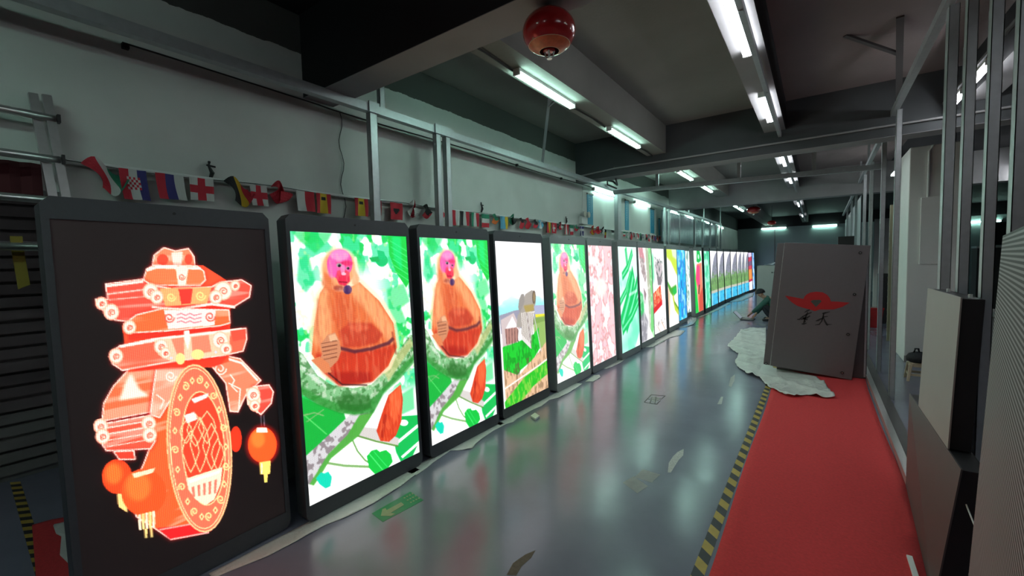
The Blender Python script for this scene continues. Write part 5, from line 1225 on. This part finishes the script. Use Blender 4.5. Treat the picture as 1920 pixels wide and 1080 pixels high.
# white column and the right hall
t = thing('boxed_column', (1.075, 8.45, 0), 'white boxed column right of the frame with a conduit and small panel', 'column')
b = MB(); b.box(0, 0.62, 0, 0.95, 0, 3.13); b.build('casing', M_white, t, bevel=0.01)
b = MB(); b.tube([(0.20, -0.015, 1.55), (0.20, -0.015, 3.05), (0.24, -0.015, 3.12)], 0.014, 8); b.build('conduit', M_whiteplastic, t)
b = MB(); b.box(0.13, 0.40, -0.03, 0.0, 1.45, 2.4); b.build('panel_box', M_white, t, bevel=0.003)
b = MB(); b.box(0.0, 0.62, -0.012, 0.0, 0.0, 0.10); b.build('skirting', M_lgrey, t)
b = MB(); b.tube([(1.52, 8.40, 3.13), (1.52, 8.40, 3.30), (1.56, 8.3, 3.42), (1.60, 7.9, 3.5)], 0.016, 8); tag(b.build('conduit', M_dgrey), 'bent grey pipe rising from the top of the white column', 'pipe')
b = MB(); b.box(1.25, 2.3, 15.0, 15.08, 0, 2.55); tag(b.build('partition_panel', M_white), 'pale partition panel seen between the right posts behind the crates', 'partition')
b = MB(); b.box(1.08, 1.14, 10.4, 10.46, 0, 2.5)
for k in range(18): b.box(1.075, 1.08, 10.42, 10.44, 0.2+k*0.12, 0.23+k*0.12)
tag(b.build('slotted_angle_post', mat('beige_angle', (0.34, 0.30, 0.2), 0.5)), 'beige slotted shelf post left of the white column', 'shelf post')
b = MB(); b.box(1.20, 1.45, 13.0, 13.5, 0.0, 1.15); tag(b.build('black_cabinet', M_blackplastic), 'black cabinet standing behind the red bin left of the white column', 'cabinet')
t = thing('red_bin', (1.06, 12.3, 0), 'red plastic bin on the floor left of the white column', 'bin')
b = MB(); b.prism([(-0.11, 0), (0.11, 0), (0.14, 0.42), (-0.14, 0.42)], -0.12, 0.12, (0, 0, 0), (1, 0, 0), (0, 0, 1), (0, 1, 0)); b.build('body', MATS['glossy_red'], t)
b = MB(); b.box(-0.155, 0.155, -0.14, 0.14, 0.40, 0.44); b.build('rim', MATS['glossy_red'], t, bevel=0.004)
t = thing('small_red_carton', (0.80, 12.1, 0), 'small red printed carton beside the red bin', 'carton')
b = MB(); b.box(-0.08, 0.08, -0.1, 0.1, 0, 0.36); b.build('box', mat('red_print', (0.35, 0.04, 0.05), 0.5), t); b = MB(); b.box(-0.06, 0.06, -0.103, -0.1, 0.24, 0.3); b.build('pale_label', M_whiteplastic, t)
b = MB(); b.box(0.30, 0.52, 9.4, 9.55, 0.0, 1.93); tag(b.build('black_speaker_case', M_blackplastic), 'narrow black case showing just above the tilted crate', 'case')
# stool with bag
t = thing('plastic_stool', (1.07, 7.30, 0), 'beige plastic step stool beside the pale grey cabinet', 'stool')
M_st = mat('beige_plastic', (0.52, 0.42, 0.30), 0.45); H0 = 0.235
b = MB(); b.box(-0.095, 0.095, -0.095, 0.095, H0-0.02, H0); b.build('seat', M_st, t, bevel=0.01)
for sx in (-1, 1):
    for sy in (-1, 1):
        b = MB(); x0, y0 = sx*0.085, sy*0.085; x1, y1 = sx*0.112, sy*0.112
        w0, w1 = 0.036, 0.026
        b.add([(x0-w0/2*1, y0-w0/2, H0-0.02), (x0+w0/2, y0-w0/2, H0-0.02), (x0+w0/2, y0+w0/2, H0-0.02), (x0-w0/2, y0+w0/2, H0-0.02), (x1-w1/2, y1-w1/2, 0), (x1+w1/2, y1-w1/2, 0), (x1+w1/2, y1+w1/2, 0), (x1-w1/2, y1+w1/2, 0)], [(0, 1, 2, 3), (7, 6, 5, 4), (0, 4, 5, 1), (1, 5, 6, 2), (2, 6, 7, 3), (3, 7, 4, 0)])
        b.build('leg', M_st, t, bevel=0.004)
for a, c in (((-1, -1), (1, -1)), ((1, -1), (1, 1)), ((1, 1), (-1, 1)), ((-1, 1), (-1, -1))):
    b = MB(); b.bar((a[0]*0.10, a[1]*0.10, 0.085), (c[0]*0.10, c[1]*0.10, 0.085), 0.012, 0.03); b.build('brace', M_st, t)
    b = MB(); b.bar((a[0]*0.09, a[1]*0.09, H0-0.035), (c[0]*0.09, c[1]*0.09, H0-0.035), 0.012, 0.035); b.build('apron', M_st, t)
b = MB(); R2 = random.Random(4)
b.lathe([(0.001, 0.13), (0.05, 0.125), (0.10, 0.10), (0.125, 0.06), (0.12, 0.015), (0.09, 0.0), (0.001, 0.0)], 20, (1.07, 7.30, H0)); b.tube([(1.02, 7.28, H0+0.12), (1.03, 7.28, H0+0.17), (1.06, 7.29, H0+0.17), (1.07, 7.29, H0+0.12)], 0.012, 8)
tag(b.build('black_bag', mat('black_nylon', (0.012, 0.013, 0.018), 0.7, bump=0.8, bscale=25), smooth=True), 'black cloth bag resting on the beige stool', 'bag')
# dark workbench with goods in the right hall
t = thing('workbench', (2.0, 6.2, 0), 'dark workbench in the right hall behind the near posts', 'table')
b = MB(); b.box(-0.55, 0.75, -0.3, 0.4, 0.95, 1.0); b.build('top', M_dgrey, t)
for sx in (-0.5, 0.7):
    for sy in (-0.25, 0.35):
        b = MB(); b.box(sx-0.02, sx+0.02, sy-0.02, sy+0.02, 0, 0.95); b.build('leg', M_steel, t)
b = MB(); b.box(1.50, 1.86, 5.95, 6.25, 1.001, 1.36); tag(b.build('red_brown_box', mat('red_brown_card', (0.20, 0.035, 0.02), 0.7)), 'red brown box on the workbench behind the near posts', 'box')
b = MB(); b.box(1.92, 2.25, 6.0, 6.25, 1.001, 1.62); tag(b.build('salmon_board', mat('salmon_board', (0.42, 0.13, 0.10), 0.6)), 'salmon red board on the workbench left of the grey LED panel', 'board')
b = MB(); b.tube([(1.55, 6.0, 1.385), (1.66, 6.02, 1.41), (1.8, 6.08, 1.40)], [0.02, 0.03, 0.02], 8); tag(b.build('orange_glove', mat('orange_rubber', (0.6, 0.22, 0.12), 0.6)), 'crumpled orange glove on top of the red brown box', 'glove')
t = thing('dark_monitor', (4.3, 18.0, 0), 'black monitor on a white edged counter deep in the right hall', 'monitor')
b = MB(); b.box(-0.5, 0.9, 0, 0.5, 0, 1.72); b.build('counter', M_dgrey, t); b = MB(); b.box(-0.52, 0.92, -0.02, 0.52, 1.72, 1.78); b.build('counter_edge', M_whiteplastic, t)
b = MB(); b.box(-0.25, 0.45, 0.1, 0.16, 1.80, 2.45); b.build('screen', M_blackplastic, t)
# carton at the back and its plastic wrap
t = thing('white_carton', (-1.57, 15.9, 0), 'tall white carton behind the crouching person', 'carton')
b = MB(); b.box(0, 0.95, 0, 0.6, 0, 1.33); b.build('box', mat('white_card', (0.50, 0.49, 0.47), 0.7, noise=0.08, nscale=4), t, bevel=0.006)
b = MB()
for k in range(4): b.box(0.40+k*0.06, 0.44+k*0.06, -0.003, 0, 1.09, 1.13)
b.build('printed_mark', M_mark, t)
o = surf_grid([(-1.45, 15.92), (-0.75, 15.92), (-0.75, 16.4), (-1.3, 16.4)], 0.05, lambda x, y: 1.338+max(0, (x+1.35))*0.35*abs(math.sin(x*9+y*5))+0.02*abs(math.sin(x*31)), 'plastic_wrap', mat('clear_wrap', (0.62, 0.64, 0.72), 0.25)); tag(o, 'crumpled clear plastic wrap on top of the white carton', 'plastic wrap')

# ================================================================== PERSON CROUCHING AT A LAPTOP
def skin(name, verts, edges, radii, m, parent, root=0, sub=2):
    me = bpy.data.meshes.new(name); me.from_pydata([tuple(v) for v in verts], edges, []); o = bpy.data.objects.new(name, me); COL.objects.link(o); o.parent = parent
    me.materials.append(m); md = o.modifiers.new('skin', 'SKIN'); md.use_smooth_shade = True
    sv = me.skin_vertices[0].data if len(me.skin_vertices) else None
    for i, r in enumerate(radii):
        if sv: sv[i].radius = (r, r) if not isinstance(r, tuple) else r; sv[i].use_root = (i == root)
    s = o.modifiers.new('sub', 'SUBSURF'); s.levels = sub; s.render_levels = sub
    return o
PX, PY = -0.93, 12.5
t = thing('person', (PX, PY, 0), 'person in a dark green jacket crouching and typing on a laptop on the floor', 'person')
M_skin = mat('skin', (0.50, 0.28, 0.19), 0.5); M_jk = mat('green_jacket', (0.035, 0.13, 0.095), 0.7, noise=0.1); M_tr = mat('dark_trousers', (0.02, 0.024, 0.03), 0.8); M_hair = mat('black_hair', (0.012, 0.013, 0.016), 0.45); M_shoe = mat('black_shoe', (0.02, 0.02, 0.022), 0.5)
J = dict(pel=(0.12, 0, 0.24), wai=(0.08, 0, 0.36), che=(-0.02, 0, 0.52), nek=(-0.13, 0, 0.595), hd=(-0.235, 0, 0.665), cr=(-0.26, 0, 0.70))
V = []; E_ = []; Rr = []
def jv(p, r): V.append(p); Rr.append(r); return len(V)-1
a = jv(J['pel'], 0.115); w_ = jv(J['wai'], 0.105); c = jv(J['che'], 0.11); n_ = jv(J['nek'], 0.048); h1 = jv((-0.19, 0, 0.625), 0.055); h2 = jv(J['hd'], 0.088); h3 = jv((-0.225, 0, 0.735), 0.072)
E_ += [(a, w_), (w_, c), (c, n_), (n_, h1), (h1, h2), (h2, h3)]
hands = {}
for s, el, wr in ((-1, (-0.24, -0.24, 0.335), (-0.40, -0.14, 0.19)), (1, (-0.22, 0.24, 0.31), (-0.34, 0.10, 0.135))):
    sh = jv((-0.06, s*0.165, 0.53), 0.058); e = jv(el, 0.042); w2 = jv(wr, 0.027); E_ += [(c, sh), (sh, e), (e, w2)]
    d = (Vector(wr)-Vector(el)).normalized(); pm = Vector(wr)+d*0.055; pi = jv(pm, 0.030); E_.append((w2, pi)); hands[s] = (pi, pm, d, w2, Vector(wr))
    side = d.cross(Vector((0, 0, 1))).normalized()
    for k, (off, ll) in enumerate(((-0.030, 0.070), (-0.010, 0.082), (0.010, 0.078), (0.030, 0.060))):
        b0 = pm+side*off+d*0.02; b1 = b0+d*ll*0.55+Vector((0, 0, -0.004)); b2 = b1+(d*0.5+Vector((0, 0, -0.8))).normalized()*ll*0.45
        i0 = jv(b0, 0.010); i1 = jv(b1, 0.009); i2 = jv(b2, 0.008); E_ += [(pi, i0), (i0, i1), (i1, i2)]
    th = Vector(wr)+d*0.03-side*s*0.03; i0 = jv(th, 0.011); i1 = jv(th+d*0.035-side*s*0.02+Vector((0, 0, -0.01)), 0.009); E_ += [(w2, i0), (i0, i1)]
legs = []
for s in (-1, 1):
    hp = jv((0.10, s*0.10, 0.23), 0.085); kn = jv((-0.17, s*0.19, 0.40), 0.058); an = jv((0.02, s*0.15, 0.075), 0.036); to = jv((-0.13, s*0.18, 0.035), 0.032)
    E_ += [(a, hp), (hp, kn), (kn, an), (an, to)]
skin('body', V, E_, Rr, M_skin, t)
# jacket over torso and sleeves
V2 = []; E2 = []; R3 = []
def jw(p, r): V2.append(p); R3.append(r); return len(V2)-1
a = jw((0.13, 0, 0.25), 0.125); w_ = jw((0.09, 0, 0.37), 0.13); c = jw((-0.01, 0, 0.515), 0.135); n_ = jw((-0.115, 0, 0.59), 0.068); E2 += [(a, w_), (w_, c), (c, n_)]
for s, el, wr in ((-1, (-0.24, -0.24, 0.335), (-0.385, -0.15, 0.205)), (1, (-0.22, 0.24, 0.31), (-0.325, 0.115, 0.15))):
    sh = jw((-0.06, s*0.165, 0.53), 0.078); e = jw(el, 0.062); w2 = jw(wr, 0.042); E2 += [(c, sh), (sh, e), (e, w2)]
skin('jacket', V2, E2, R3, M_jk, t)
V3 = []; E3 = []; R4 = []
def jx(p, r): V3.append(p); R4.append(r); return len(V3)-1
a = jx((0.13, 0, 0.23), 0.125)
for s in (-1, 1):
    hp = jx((0.10, s*0.10, 0.23), 0.10); kn = jx((-0.17, s*0.19, 0.40), 0.074); sn = jx((-0.06, s*0.165, 0.20), 0.056); an = jx((0.015, s*0.15, 0.095), 0.050); E3 += [(a, hp), (hp, kn), (kn, sn), (sn, an)]
skin('trousers', V3, E3, R4, M_tr, t)
for s in (-1, 1):
    skin('shoe', [(0.05, s*0.15, 0.05), (-0.05, s*0.165, 0.04), (-0.17, s*0.19, 0.032)], [(0, 1), (1, 2)], [0.046, 0.042, 0.032], M_shoe, t, sub=2)
# hair cap, ears, nose, eyes
b = MB(); hc = Vector((-0.232, 0, 0.705)); ax = Vector((0.12, 0, 0.99)).normalized()
prof = [(0.104*math.sin(q), 0.108*math.cos(q)) for q in np.linspace(0.01, 1.75, 12)]
b.lathe(prof, 24); ho = b.build('hair', M_hair, t, smooth=True); ho.location = hc; ho.rotation_euler = (0, math.radians(-14), 0); ho.scale = (1.12, 0.95, 1.0)
b = MB(); b.lathe([(0.001, 0.0), (0.012, 0.004), (0.010, 0.02), (0.004, 0.034), (0.001, 0.036)], 10); no = b.build('nose', M_skin, t, smooth=True); no.location = (-0.318, 0, 0.645); no.rotation_euler = (0, math.radians(-120), 0)
for s in (-1, 1):
    b = MB(); b.lathe([(0.001, -0.026), (0.012, -0.018), (0.014, 0.0), (0.011, 0.02), (0.001, 0.027)], 10); eo = b.build('ear', M_skin, t, smooth=True); eo.location = (-0.205, s*0.088, 0.655)
    b = MB(); b.lathe([(0.001, -0.008), (0.008, 0.0), (0.001, 0.008)], 10); eo = b.build('eye', M_blackplastic, t, smooth=True); eo.location = (-0.312, s*0.034, 0.672)
b = MB(); b.tube([(-0.288, -0.022, 0.600), (-0.296, 0, 0.602), (-0.288, 0.022, 0.600)], 0.005, 6); b.build('mouth', mat('lips', (0.35, 0.12, 0.10), 0.5), t)
t = thing('laptop', (PX-0.55, PY-0.02, 0.0), 'open grey laptop on the floor in front of the crouching person', 'laptop')
b = MB(); b.box(-0.10, 0.20, -0.20, 0.20, 0.004, 0.022); b.build('base', M_dgrey, t, bevel=0.003)
b = MB(); b.box(-0.07, 0.10, -0.17, 0.17, 0.022, 0.025); b.build('keyboard', M_lgrey, t)
b = MB(); b.prism([(-0.10, 0.020), (-0.096, 0.030), (-0.262, 0.205), (-0.272, 0.198)], -0.20, 0.20, (0, 0, 0), (1, 0, 0), (0, 0, 1), (0, -1, 0)); b.build('lid', M_dgrey, t)
b = MB(); b.prism([(-0.104, 0.036), (-0.101, 0.037), (-0.255, 0.200), (-0.258, 0.198)], -0.185, 0.185, (0, 0, 0), (1, 0, 0), (0, 0, 1), (0, -1, 0)); b.build('screen', mat('laptop_screen', (0.1, 0.12, 0.14), 0.3, emis=(0.5, 0.6, 0.7), estr=0.35), t)
